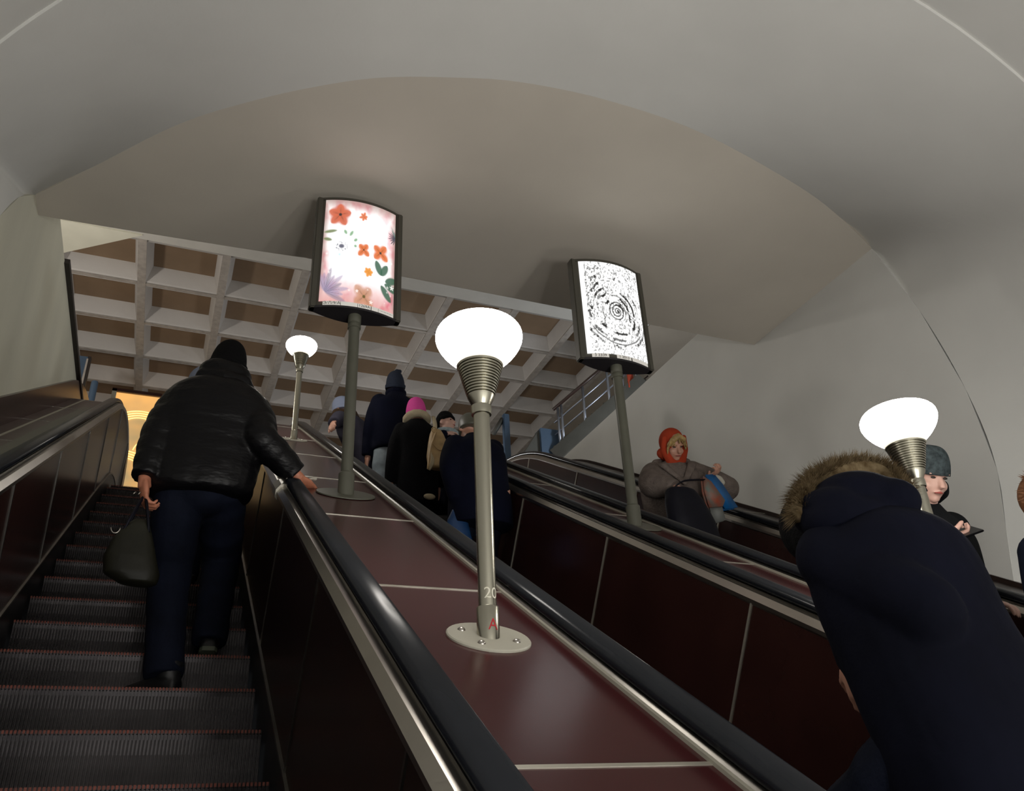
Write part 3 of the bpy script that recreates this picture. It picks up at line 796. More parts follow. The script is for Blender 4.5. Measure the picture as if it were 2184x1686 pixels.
a = aty(249, 836, 12.0); b = aty(345, 848, 12.0)
t = empty('lit_gold_panel', ((a.x+b.x)/2, 12, ZF), 'glowing gold panel with curved lines, behind the man in the puffer jacket', 'panel')
box('panel_face', (a.x, 12.0, ZF), (b.x, 12.06, a.z), M['gold'], t)
box('panel_frame', (a.x-.06, 11.96, ZF), (a.x, 12.08, a.z+.04), M['trim'], t)
box('panel_frame', (a.x-.06, 11.96, a.z), (b.x, 12.08, a.z+.05), M['brown2'], t)
cx, cz = aty(295, 925, 12).x, aty(295, 925, 12).z
for k in range(4):
    for (ox, oz) in ((0, .02), (.38, -.32), (-.15, -.62)):
        r = .42-.045*k
        pts = [(cx+ox+r*math.cos(R(q)), 11.985, cz+oz+r*.8*math.sin(R(q))) for q in range(10, 171, 5)]
        pts = [p for p in pts if a.x+.02 < p[0] < b.x-.02]
        if len(pts) < 2: continue
        tube_obj('curved_line', pts, .007, M['goldbar'], t, 6)

# ------------------------------------------------------------------ people
def ik(a, b, l1, l2, hint):
    d = b-a; L = d.length
    if L > (l1+l2)*.995: b = a+d*((l1+l2)*.995/L); d = b-a; L = d.length
    t = d.normalized(); x = (l1*l1-l2*l2+L*L)/(2*L); h = math.sqrt(max(l1*l1-x*x, 1e-6))
    hh = (hint-t*hint.dot(t)).normalized(); return a+t*x+hh*h, b
class Fig: pass
def make_hand(bm, w, d, pn, curl, sc, ts, rad=1.0):
    d = d.normalized(); pn = (pn-d*pn.dot(d)).normalized(); ac = d.cross(pn); sc *= 1.1
    rot = Matrix((ac, d, pn)).transposed()
    ball(bm, w+d*.045*sc, (.040*sc, .056*sc, .0165*sc), 14, rot)
    tube(bm, [w-d*.02*sc, w+d*.03*sc], [.024*sc, .026*sc], 10, .8)
    for off, ln in ((-.030, .066), (-.010, .076), (.0105, .072), (.0305, .056)):
        p = w+d*.080*sc+ac*off*sc; th = curl*.5; pts = [p-d*.012*sc, p]
        for seg in (.45, .32, .26):
            p = p+(d*math.cos(th)+pn*math.sin(th))*ln*seg*sc; pts.append(p); th += curl
        tube(bm, pts, [.0090*sc*rad, .0088*sc*rad, .0082*sc*rad, .0076*sc*rad, .0062*sc*rad], 8, 1, None, True)
    p = w+d*.028*sc+ac*ts*.030*sc
    t1 = (d*.62+ac*ts*.72+pn*.35).normalized(); q = p+t1*.036*sc; t2 = (d*.85+ac*ts*.15+pn*.55).normalized()
    tube(bm, [p, q, q+t2*.028*sc], [.0125*sc, .0105*sc, .0085*sc], 8, 1, None, True)
def figure(name, label, feet, H=1.75, heading=0, lean=0, side=0, head=(0, 0), hands=None, elbows=None, curls=(.5, .5), palms=None, hdirs=None,
           skin='skin', hip=None, vox=.009, face=True, bulk=1.0, group=None, brow='brow'):
    F = Fig(); sc = H/1.75; F.sc = sc
    hd = R(heading); f = Vector((math.sin(hd), math.cos(hd), 0)); r = Vector((math.cos(hd), -math.sin(hd), 0)); Z = Vector((0, 0, 1))
    fl, fr = Vector(feet[0]), Vector(feet[1])
    F.f, F.r = f, r
    F.hip = Vector(hip) if hip is not None else (fl+fr)/2+Z*(.90*sc)
    if hip is None: F.hip.z = min(fl.z, fr.z)+.93*sc
    u = (Z+f*math.tan(R(lean))+r*math.tan(R(side))).normalized(); F.u = u
    rt = (r-u*r.dot(u)).normalized(); ft = u.cross(rt); F.rt, F.ft = rt, ft
    F.neck = F.hip+u*.535*sc+ft*.01
    F.sh = [F.hip+u*.465*sc-rt*.168*sc, F.hip+u*.465*sc+rt*.168*sc]
    hy, hp = R(head[0]), R(head[1])
    hu = (u*math.cos(hp)+ft*math.sin(hp)).normalized()
    hf0 = (ft*math.cos(hp)-u*math.sin(hp)).normalized(); hr0 = rt
    hf = hf0*math.cos(hy)+hr0*math.sin(hy); hr = hr0*math.cos(hy)-hf0*math.sin(hy)
    F.hc = F.neck+hu*.145*sc+hf*.022*sc; F.hu, F.hf, F.hr = hu, hf, hr
    F.hrot = Matrix((hr, hf, hu)).transposed()
    F.HP = lambda x, y, z: F.hc+(hr*x+hf*y+hu*z)*sc
    # legs
    F.hj = [F.hip-r*.085*sc, F.hip+r*.085*sc]; F.ank = [fl+Z*.085*sc, fr+Z*.085*sc]
    F.knee = []
    for i in (0, 1):
        k, a_ = ik(F.hj[i], F.ank[i], .43*sc, .43*sc, f+r*(.12*(2*i-1))); F.knee.append(k); F.ank[i] = a_
    F.hand = []; F.elb = []
    for i in (0, 1):
        s_ = 2*i-1
        tgt = Vector(hands[i]) if hands and hands[i] is not None else F.sh[i]+rt*s_*.06*sc-Z*.53*sc+f*.06
        hint = Vector(elbows[i]) if elbows and elbows[i] is not None else (-f*.8+r*s_*.5-Z*.2)
        e_, h_ = ik(F.sh[i], tgt, .285*sc, .255*sc, hint); F.elb.append(e_); F.hand.append(h_)
    root = empty('person', ((fl.x+fr.x)/2, (fl.y+fr.y)/2, min(fl.z, fr.z)), label, 'person', group); F.root = root
    bm = bmesh.new()
    # torso
    rings = []
    for t, a_, b_ in ((-.09, .12, .09), (0, .155, .105), (.12, .135, .095), (.26, .15, .105), (.38, .165, .105), (.46, .14, .085), (.50, .07, .06), (.54, .055, .055)):
        c = F.hip+u*t*sc
        rings.append([c+rt*(a_*sc*math.cos(2*math.pi*k/18))+ft*(b_*sc*math.sin(2*math.pi*k/18)) for k in range(18)])
    add_rings(bm, rings)
    tube(bm, [F.neck-u*.05*sc, F.hc-hu*.05*sc], [.056*sc, .052*sc], 14)
    HP = F.HP; hrt = F.hrot
    ball(bm, HP(0, -.012, .030), (.076*sc, .094*sc, .088*sc), 24, hrt)
    ball(bm, HP(0, .018, -.035), (.060*sc, .070*sc, .080*sc), 20, hrt)
    ball(bm, HP(0, .058, -.088), (.026*sc, .022*sc, .020*sc), 14, hrt)
    for s_ in (-1, 1):
        ball(bm, HP(s_*.036, .052, -.035), (.024*sc, .026*sc, .026*sc), 12, hrt)
        ball(bm, HP(s_*.028, .076, .018), (.026*sc, .012*sc, .010*sc), 12, hrt)
        ball(bm, HP(s_*.077, -.008, -.010), (.011*sc, .020*sc, .030*sc), 12, hrt)
    tube(bm, [HP(0, .076, .008), HP(0, .092, -.014), HP(0, .105, -.034), HP(0, .084, -.042)], [.009*sc, .011*sc, .014*sc, .010*sc], 10)
    ball(bm, HP(0, .083, -.062), (.024*sc, .012*sc, .008*sc), 12, hrt)
    for i in (0, 1):
        tube(bm, [F.sh[i]-u*.0, F.elb[i], F.hand[i]], [.052*sc, .040*sc, .026*sc], 12, 1, None, True)
        tube(bm, [F.hj[i], F.knee[i], F.ank[i]], [.085*sc, .056*sc, .038*sc], 12, 1, None, True)
        s_ = 2*i-1
        hdv = Vector(hdirs[i]) if hdirs and hdirs[i] is not None else (F.hand[i]-F.elb[i]).normalized()
        pnv = Vector(palms[i]) if palms and palms[i] is not None else -r*s_+f*.01
        ac = hdv.normalized().cross((pnv-hdv.normalized()*pnv.dot(hdv.normalized())).normalized())
        thumb = 1 if ac.dot(f+Z*.2) > 0 else -1
        make_hand(bm, F.hand[i], hdv, pnv, curls[i], sc, thumb)
    F.body = voxel('body', bm, vox, M[skin], root, 1)
    if face:
        for s_ in (-1, 1):
            bm = bmesh.new(); ball(bm, HP(s_*.029, .0765, .002), (.0115*sc, .008*sc, .0052*sc), 12, hrt); mk('eye', bm_mesh('eye', bm), M['eye'], root, True)
            tube_obj('eyebrow', [HP(s_*.014, .0885, .016), HP(s_*.030, .0885, .022), HP(s_*.046, .078, .018)], [.002*sc, .0026*sc, .0015*sc], M[brow], root, 8)
        tube_obj('mouth', [HP(-.022, .086, -.063), HP(0, .0955, -.060), HP(.022, .086, -.063)], [.002*sc, .0055*sc, .002*sc], M['lip'], root, 8)
    return F
def coat(F, m, prof, sleeve, name='jacket', vox=.012, quilt=0, qp=.07, cuff=None, collar=None, quiltarm=None, smooth=2, wrists=(0, 0)):
    sc = F.sc; Z = Vector((0, 0, 1)); bm = bmesh.new()
    pr = smoothpath([tuple(q)+(0,)*(4-len(q)) for q in prof], 10 if quilt else 4); rings = []
    for q in pr:
        t, a_, b_ = q[0], q[1], q[2]; off = q[3] if len(q) > 3 else 0
        if t < 0:
            c = F.hip+Z*(t*sc); r_, f_ = F.r, F.f
        else:
            w_ = min(1, t/.12); c = F.hip+F.u*(t*sc); r_ = F.r.lerp(F.rt, w_).normalized(); f_ = F.f.lerp(F.ft, w_).normalized()
        qs = 1.0
        if quilt: qs = 1-quilt+quilt*abs(math.sin(math.pi*t/qp))**.5
        rr = []
        for k in range(28):
            an = 2*math.pi*k/28; ca, sa = math.cos(an), math.sin(an)
            ex = .82
            rr.append(c+r_*(a_*qs*sc*math.copysign(abs(ca)**ex, ca))+f_*((b_*qs*math.copysign(abs(sa)**ex, sa)+off)*sc))
        rings.append(rr)
    add_rings(bm, rings)
    for i in (0, 1):
        d = (F.hand[i]-F.elb[i]).normalized(); wr = F.hand[i]-d*(.0+wrists[i])
        top = F.sh[i]-F.u*.02*sc-F.rt*(2*i-1)*.02*sc
        P = smoothpath([tuple(top), tuple(top.lerp(F.elb[i], .5)+F.rt*(2*i-1)*.008), tuple(F.elb[i]), tuple(F.elb[i].lerp(wr, .5)), tuple(wr)], 9)
        S = smoothpath([(x,) for x in sleeve], 9)
        P = [Vector(p) for p in P]; rad = [float(x[0])*sc for x in S]
        qa = quiltarm if quiltarm is not None else quilt
        if qa:
            L = 0; ls = [0]
            for a_, b_ in zip(P[:-1], P[1:]): L += (b_-a_).length; ls.append(L)
            # resample densely
            PP, RR = [], []
            n = int(L/.008)
            for j in range(n+1):
                tt = L*j/n; k = max(q for q in range(len(ls)) if ls[q] <= tt+1e-9); k = min(k, len(P)-2)
                u_ = (tt-ls[k])/max(ls[k+1]-ls[k], 1e-6); PP.append(P[k].lerp(P[k+1], u_))
                RR.append((rad[k]*(1-u_)+rad[k+1]*u_)*(1-qa+qa*abs(math.sin(math.pi*tt/qp))**.5))
            P, rad = PP, RR
        tube(bm, P, rad, 16)
        ball(bm, P[0], (rad[0]*1.02,)*3, 16)
    return voxel(name, bm, vox, m, F.root, smooth)
def trousers(F, m, rad=(.100, .078, .068, .062), pel=(.165, .125, .14), hem=.02):
    bm = bmesh.new(); sc = F.sc
    rot = Matrix((F.r, F.f, Vector((0, 0, 1)))).transposed()
    ball(bm, F.hip+Vector((0, 0, -.01)), [x*sc for x in pel], 18, rot)
    for i in (0, 1):
        a = F.ank[i]+(F.knee[i]-F.ank[i]).normalized()*hem
        mid = F.knee[i].lerp(a, .5)-F.f*.012
        P = smoothpath([tuple(F.hj[i]+Vector((0, 0, .0))), tuple(F.hj[i].lerp(F.knee[i], .5)), tuple(F.knee[i]), tuple(mid), tuple(a)], 5)
        S = smoothpath([(rad[0],), ((rad[0]+rad[1])/2+.004,), (rad[1],), (rad[2],), (rad[3],)], 5)
        rr = [float(x[0])*sc*(1+.035*math.sin(k*2.1+i)) for k, x in enumerate(S)]
        tube(bm, P, rr, 16)
    return voxel('trousers', bm, .011, m, F.root, 2)
def shoes(F, m, sole, pitchs=(0, 0), turn=(0, 0)):
    for i in (0, 1):
        sc = F.sc; c = F.ank[i]-Vector((0, 0, .085*sc)); a = R(turn[i]); f = F.f*math.cos(a)+F.r*math.sin(a); r_ = F.r*math.cos(a)-F.f*math.sin(a)
        up = Vector((0, 0, 1)); p = R(pitchs[i]); f2 = f*math.cos(p)-up*math.sin(p); u2 = up*math.cos(p)+f*math.sin(p)
        def W(x, y, z): return c+(r_*x+f2*y+u2*z)*sc
        bm = bmesh.new(); rings = []
        for y, hw, h in ((-.075, .022, .05), (-.068, .034, .085), (-.03, .040, .105), (.03, .040, .095), (.09, .045, .065), (.15, .047, .05), (.19, .035, .038), (.205, .015, .025)):
            rings.append([W(hw*math.cos(q), y, .018+max(0, math.sin(q))*(h-.018)-.004*(math.sin(q) < 0)) for q in [2*math.pi*k/16 for k in range(16)]])
        add_rings(bm, rings); tube(bm, [W(0, -.025, .06), W(0, -.03, .13)], [.046*sc, .050*sc], 14)
        s_ = voxel('shoe', bm, .008, m, F.root, 1)
        bm = bmesh.new(); out = [(-.078, .025), (-.06, .037), (0, .040), (.08, .046), (.15, .048), (.19, .037), (.208, .014)]
        ol = [W(h, y, 0) for y, h in out]+[W(-h, y, 0) for y, h in reversed(out)]; ot = [q+u2*.020*sc for q in ol]
        add_rings(bm, [ol, ot]); mk('sole', bm_mesh('sole', bm), M[sole], s_)
def beanie(F, m, top=.150, low=-.005, back=-.03, w=.085, d=.106, brim=True, name='hat', peak=0, cuffm=None):
    bm = bmesh.new(); sc = F.sc; n = 26; rings = []
    for j in range(13):
        t = j/12; z = low+(top-low)*math.sin(t*math.pi/2); s_ = math.cos(t*math.pi/2)**.58 if t < 1 else .02
        s_ = max(s_, .05)
        rr = []
        for k in range(n):
            an = 2*math.pi*k/n; y = d*s_*math.sin(an)*(1.13 if math.sin(an) < 0 else 1)-.010
            zz = z+(back if math.sin(an) < 0 else 0)*(-math.sin(an) if math.sin(an) < 0 else 0)*(1-t)
            rr.append(F.HP(w*s_*math.cos(an), y+peak*t, zz))
        rings.append(rr)
    rings.insert(0, [p.lerp(F.HP(0, -.01, low+.02), .12) for p in rings[0]])
    add_rings(bm, rings)
    h = mk(name, bm_mesh(name, bm), m, F.root, True)
    if brim:
        pts = []
        for k in range(n+1):
            an = 2*math.pi*k/n
            zz = low+.016+(back if math.sin(an) < 0 else 0)*(-math.sin(an) if math.sin(an) < 0 else 0)
            pts.append(F.HP((w+.001)*math.cos(an), (d+.001)*math.sin(an)*(1.13 if math.sin(an) < 0 else 1)-.010, zz))
        bm = bmesh.new(); tube(bm, pts, .0055*sc, 8, 3.2, tuple(F.hu))
        mk('hat_cuff', bm_mesh('hat_cuff', bm), cuffm or m, h, True)
    return h
def blob(name, F, parts, m, vox=.01, parent=None, smooth=2):
    bm = bmesh.new()
    for p in parts:
        if p[0] == 'b': ball(bm, p[1], p[2], 18, p[3] if len(p) > 3 else None)
        else: tube(bm, p[1], p[2], 14, p[3] if len(p) > 3 else 1, None, True)
    return voxel(name, bm, vox, m, parent or F.root, smooth)
def fur(name, pts, out, ln, count, m, parent, wd=.004, spread=.35, seed=1):
    """short tapering tufts along a path"""
    rr = random.Random(seed); vs, fs = [], []
    for _ in range(count):
        i = rr.randrange(len(pts)-1); t = rr.random(); p = Vector(pts[i]).lerp(Vector(pts[i+1]), t); o = Vector(out[i]).lerp(Vector(out[i+1]), t).normalized()
        tn = (Vector(pts[i+1])-Vector(pts[i])).normalized(); b = tn.cross(o)
        a = rr.uniform(-1.4, 1.4); d = (o*math.cos(a)+b*math.sin(a)+tn*rr.uniform(-spread, spread)).normalized()
        d = (d+Vector((rr.uniform(-.2, .2), rr.uniform(-.2, .2), rr.uniform(-.2, .2)))).normalized()
        l = ln*rr.uniform(.5, 1.15); q = p+d*rr.uniform(.0, .025); s_ = tn*wd*rr.uniform(.6, 1.3); s2 = d.cross(tn).normalized()*wd
        k = len(vs); e_ = q+d*l+Vector((0, 0, -.15*l))
        vs += [q-s_, q+s_, q+s2, e_]; fs += [(k, k+1, k+3), (k+1, k+2, k+3), (k+2, k, k+3)]
    return mk(name, mesh(name, vs, fs), m, parent)
Z3 = Vector((0, 0, 1))
V = Vector

# --- man in the black puffer jacket on the left escalator
F = figure('man', 'man in black puffer jacket and dark jeans climbing the left escalator', [(.035, 3.97, .60), (.215, 4.22, .80)], H=1.86, heading=2, lean=6, side=4,
           head=(-6, 2), hip=(.08, 3.98, 1.56), hands=[(-.185, 3.86, 1.42), (.53, 3.93, 1.625)], elbows=[(-.5, -.5, 0), (.15, -.6, -1)], curls=(.95, .42), palms=[(1, .2, 0), (0, 0, -1)],
           hdirs=[(.15, 0, -1), (.55, .75, -.12)], skin='skin_ruddy', vox=.007)
coat(F, M['puffer'], [(-.07, .195, .135), (-.04, .225, .165), (.05, .235, .175), (.2, .245, .175, .0), (.33, .262, .175, -.01), (.42, .245, .160, -.015), (.49, .185, .13, -.02), (.54, .11, .10, -.01), (.57, .085, .085)],
     (.090, .090, .080, .074, .060), 'puffer_jacket', .0095, .022, .085, quiltarm=.11, smooth=1, wrists=(.01, .03))
hp = F.HP
blob('hood', F, [('b', F.neck-F.ft*.050+F.u*.055, (.135, .085, .085), F.hrot), ('t', [F.neck-F.rt*.12+F.ft*.03+F.u*.03, F.neck-F.rt*.10-F.ft*.08+F.u*.0, F.neck-F.ft*.115-F.u*.015, F.neck+F.rt*.10-F.ft*.08+F.u*.0, F.neck+F.rt*.13+F.ft*.03+F.u*.03], [.035, .045, .048, .045, .035])], M['puffer'], .009)
blob('collar', F, [('t', [F.neck+F.rt*(.085*math.cos(q))+F.ft*(.085*math.sin(q))+F.u*.045 for q in [k*.5 for k in range(13)]], [.032]*13)], M['puffer'], .009)
beanie(F, M['black_cloth'], top=.150, low=-.02, back=-.045, w=.090)
trousers(F, M['jeans_dark'], (.112, .090, .080, .078), hem=-.02)
shoes(F, M['shoe'], 'sole', (0, 18), (-55, 0))
h = F.hand[0]
# bag held in his left hand
bt = empty('handbag', (h.x-.01, h.y-.06, 1.0), 'dark olive leather handbag in the puffer jacket man\'s left hand', 'bag')
bc = V((h.x+.012, 3.80, 1.18))
bm = bmesh.new(); rings = []
for z, a_, b_, dx in ((-.165, .03, .02, .05), (-.155, .075, .05, .035), (-.12, .112, .06, .005), (-.05, .105, .058, -.012), (.03, .082, .045, -.012), (.10, .045, .03, .0), (.125, .025, .012, .005)):
    rings.append([bc+V((dx+a_*math.copysign(abs(math.cos(q))**.7, math.cos(q)), b_*math.sin(q), z-.10*dx)) for q in [2*math.pi*k/24 for k in range(24)]])
add_rings(bm, rings); voxel('bag_body', bm, .008, M['bag_olive'], bt, 2)
for dy in (-.02, .02):
    tube_obj('handle', smoothpath([(bc.x-.055, bc.y+dy, bc.z+.06), (bc.x-.03, bc.y+dy, bc.z+.14), (h.x+.012, h.y-.01+dy*.3, h.z-.085), (bc.x+.03, bc.y+dy, bc.z+.14), (bc.x+.045, bc.y+dy, bc.z+.06)], 5), .006, M['bag_black'], bt, 8)
tube_obj('ring', [(bc.x-.085+.018*math.cos(R(q)), bc.y-.055, bc.z+.06+.024*math.sin(R(q))) for q in range(180, 361, 20)], .003, M['steel'], bt, 6)
tube_obj('buckle', [(h.x-.035, h.y-.03, h.z-.085), (h.x-.025, h.y-.03, h.z-.07)], .003, M['steel'], bt, 6)
tube_obj('buckle', [(h.x-.015, h.y-.03, h.z-.085), (h.x-.005, h.y-.03, h.z-.07)], .003, M['steel'], bt, 6)
g = empty('glove', (.52, 3.97, 1.60), 'pale folded glove under the puffer jacket man\'s right hand on the handrail', 'glove')
blob('cloth', None, [('t', [(.47, 3.90, 1.603), (.52, 3.93, 1.622), (.57, 3.95, 1.628), (.60, 3.95, 1.64)], [.010, .011, .010, .012], .6), ('b', (.605, 3.955, 1.64), (.016, .013, .010))], M['glove'], .004, g)

# --- rider hidden in front of him
c = aty(432, 815, 5.45)
F = figure('rider', 'person in blue grey hood almost hidden behind the puffer jacket man', [(c.x-.08, 5.40, 1.4), (c.x+.08, 5.42, 1.4)], H=1.62, lean=4, hip=(c.x, 5.42, 1.4+.86), curls=(.5, .5), face=False)
coat(F, M['blue_white'], [(-.2, .2, .14), (.05, .2, .15), (.3, .21, .14), (.42, .2, .13), (.5, .13, .10), (.55, .08, .08)], (.07, .068, .062, .055, .045))
blob('hood', F, [('b', F.HP(0, -.02, .01), (.10, .115, .125), F.hrot)], M['blue_white'], .012)
trousers(F, M['jeans_dark']); shoes(F, M['shoe'], 'sole')

# --- tall man, middle escalator
y2 = 6.66; c = aty(846, 880, y2); top = aty(842, 783, y2)
F = figure('tall', 'tall man in dark navy coat and light jeans with a peaked knit hat', [(c.x-.10, y2, 2.2), (c.x+.10, y2+.04, 2.2)], H=(top.z-2.2)*1.0, lean=2, head=(8, 6), curls=(.5, .5), face=False)
F.hip = F.hip
coat(F, M['navy'], [(-.04, .20, .14), (.0, .215, .15), (.15, .215, .145), (.3, .235, .145), (.42, .23, .135), (.475, .17, .115), (.52, .10, .09), (.56, .075, .08)], (.085, .082, .074, .068, .056), 'coat')
beanie(F, M['beanie_navy'], top=.15, low=-.035, back=-.07, w=.088, d=.106)
blob('collar', F, [('t', [F.neck+F.rt*(.072*math.cos(q))+F.ft*(.075*math.sin(q))+F.u*.035 for q in [k*.5236 for k in range(13)]], [.030]*13)], M['navy'], .009)
blob('hat_peak', F, [('b', F.HP(.02, -.01, .15), (.032, .03, .035)), ('b', F.HP(.045, -.01, .165), (.02, .02, .02))], M['beanie_navy'], .006)
trousers(F, M['jeans_light'], (.108, .090, .085, .080)); shoes(F, M['shoe'], 'sole')

# --- woman in pink hat
y3 = 5.98; c = aty(890, 900, y3); top = aty(890, 838, y3)
F = figure('girl', 'woman in a pink hat and black fur coat with cream collar, seen from behind', [(c.x-.07, y3, 1.8), (c.x+.09, y3+.03, 1.8)], H=(top.z-1.8)*.985, lean=3, head=(0, 4), curls=(.5, .5), face=False)
coat(F, M['fur_black'], [(-.30, .19, .15), (-.1, .19, .15), (.15, .19, .145), (.3, .20, .14), (.42, .205, .14), (.49, .15, .12), (.535, .10, .095), (.56, .08, .08)], (.080, .080, .074, .070, .058), 'fur_coat')
beanie(F, M['pink'], top=.165, low=-.03, back=-.05, w=.098, d=.112, brim=False)
blob('fleece_collar', F, [('t', [F.neck+F.rt*(.088*math.cos(q))+F.ft*(.088*math.sin(q))+F.u*(.048-.016*math.sin(q)) for q in [k*.5236 for k in range(13)]], [.034]*13)], M['cream'], .009)
blob('hem_patch', F, [('b', F.hip+V((.05, -.165, -.24))*1.0, (.05, .02, .025))], M['cream'], .007)
trousers(F, M['black_cloth'], (.095, .080, .072, .070)); shoes(F, M['shoe'], 'sole')
# backpack over her right shoulder
b0 = aty(937, 955, y3-.16)
bp = empty('backpack', (b0.x, b0.y, b0.z-.17), 'beige leather backpack hanging from the pink hat woman\'s right shoulder', 'backpack')
bm = bmesh.new(); rings = []
for z, a_, b_, dx in ((-.185, .07, .04, .0), (-.17, .095, .055, .0), (-.08, .105, .065, .0), (.02, .085, .055, -.01), (.11, .06, .04, -.02), (.155, .04, .025, -.025), (.165, .02, .01, -.025)):
    rings.append([b0+V((dx+a_*math.copysign(abs(math.cos(q))**.75, math.cos(q)), b_*math.sin(q), z)) for q in [2*math.pi*k/22 for k in range(22)]])
add_rings(bm, rings); voxel('pack_body', bm, .008, M['beige'], bp, 2)
tube_obj('strap', smoothpath([tuple(aty(924, 888, y3-.05)), tuple(aty(928, 905, y3-.14)), tuple(aty(927, 925, y3-.18))], 5), .017, M['cream'], bp, 8, .4)
tube_obj('strap', smoothpath([tuple(aty(930, 920, y3-.2)), tuple(aty(919, 950, y3-.22)), tuple(aty(914, 985, y3-.22)), tuple(aty(913, 1000, y3-.2))], 5), .013, M['beige'], bp, 8, .4)
tube_obj('strap', smoothpath([tuple(aty(922, 965, y3-.2)), tuple(aty(922, 985, y3-.21)), tuple(aty(914, 1001, y3-.2))], 5), .016, M['cream'], bp, 8, .4)
tube_obj('ring', [aty(926, 916, y3-.19)+V((.02*math.cos(R(q)), 0, .022*math.sin(R(q)))) for q in range(0, 361, 30)], .004, M['beige'], bp, 6)
tube_obj('pocket_seam', smoothpath([(b0.x-.07, b0.y-.058, b0.z+.0), (b0.x-.02, b0.y-.068, b0.z-.05), (b0.x+.05, b0.y-.064, b0.z-.02)], 4), .004, M['beige'], bp, 6)

# --- youth in scarf looking back
y4 = 6.27; c = aty(945, 893, y4)
F = figure('youth', 'youth in dark knit hat and grey scarf looking back over the escalator', [(c.x-.06, y4, 2.0), (c.x+.08, y4+.03, 2.0)], H=1.50, heading=150, lean=4, head=(-10, -14), hip=(c.x+.0, y4+.02, c.z-.63), curls=(.6, .6),
           hands=[None, tuple(aty(950, 925, y4-.2))], skin='skin_pale', vox=.008)
coat(F, M['navy'], [(-.25, .18, .14), (0, .18, .14), (.3, .19, .13), (.42, .18, .12), (.5, .11, .09), (.55, .07, .07)], (.07, .068, .062, .055, .045), 'jacket')
beanie(F, M['black_cloth'], top=.135, low=.015, back=-.09, w=.090, d=.105)
blob('scarf', F, [('t', [F.neck+F.rt*(.085*math.cos(q))+F.ft*(.085*math.sin(q))+F.u*.022 for q in [k*.5236 for k in range(13)]], [.030]*13),
                  ('t', [F.neck+F.ft*.11+F.u*.0, F.neck+F.ft*.14+F.rt*.03-F.u*.06, F.neck+F.ft*.14+F.rt*.02-F.u*.15], [.035, .045, .03], .5)], M['scarf'], .008)
trousers(F, M['jeans_dark']); shoes(F, M['shoe'], 'sole')

# --- dark coated rider behind the centre lamp
y5 = 4.92; c = aty(1018, 960, y5); top = aty(1022, 872, y5)
F = figure('dark', 'person in long navy coat standing behind the centre lamp pole', [(c.x-.08, y5, 1.2), (c.x+.10, y5+.05, 1.2)], H=1.60, lean=12, head=(0, 10), curls=(.5, .9), face=False, hip=(c.x-.01, y5-.05, 2.0),
           hands=[tuple(aty(975, 1065, y5-.1)), tuple(atx(1072, 1050, 2.0))], elbows=[(-.6, -.6, 0), (0, -.1, -1)])
coat(F, M['navy'], [(-.22, .235, .18), (-.1, .235, .18), (.1, .225, .17), (.3, .235, .16), (.40, .225, .15), (.47, .15, .12), (.52, .09, .09), (.55, .075, .08)], (.090, .090, .084, .075, .060), 'coat')
beanie(F, M['pole_green'], top=.135, low=-.02, back=-.05, brim=False)
trousers(F, M['jeans_dark']); shoes(F, M['shoe'], 'sole')
e_ = F.elb[1]
for k in range(4):
    p = F.sh[1].lerp(e_, .45+.16*k)+F.rt*.075-F.f*.035
    box('sleeve_print', (p.x-.012, p.y-.006, p.z-.012), (p.x+.012, p.y+.006, p.z+.012), M['scarf'], F.root)
# its blue carrier bag
p = F.hand[0]
bg = empty('carrier_bag', (p.x, p.y, p.z-.3), 'dark blue carrier bag held low beside the centre lamp pole', 'bag')
blob('bag_body', None, [('t', [p+V((0, 0, -.06)), p+V((0, 0, -.14)), p+V((.01, 0, -.30))], [.03, .07, .095], .5)], M['plastic_navy'], .008, bg)
tube_obj('handle', [p+V((-.02, 0, -.08)), p+V((-.01, 0, -.02)), p+V((.02, 0, -.08))], .006, M['plastic_navy'], bg, 6)

# --- bent rider at the far left of the middle escalator
y6 = 7.1; c = aty(745, 930, y6)
F = figure('bent', 'bending person in grey jacket and pale blue hat behind the flower sign pole', [(c.x-.05, y6, 2.4), (c.x+.12, y6+.05, 2.4)], H=1.72, heading=-40, lean=30, head=(0, -10), curls=(.5, .5), face=False, hip=(c.x+.16, y6-.12, c.z-.24),
           hands=[tuple(atx(700, 915, 1.04)), None])
coat(F, M['purple_grey'], [(-.2, .18, .15), (0, .19, .15), (.25, .2, .14), (.38, .2, .13), (.46, .14, .11), (.51, .09, .09)], (.080, .078, .072, .066, .055), 'jacket')
beanie(F, M['blue_white'], top=.15, low=-.02, back=-.05)
trousers(F, M['navy']); shoes(F, M['shoe'], 'sole')
blob('fur_collar', F, [('t', [F.sh[0]+F.u*.06, F.neck-F.ft*.08, F.sh[1]+F.u*.05], [.05, .05, .05])], M['hair_brown'], .01)

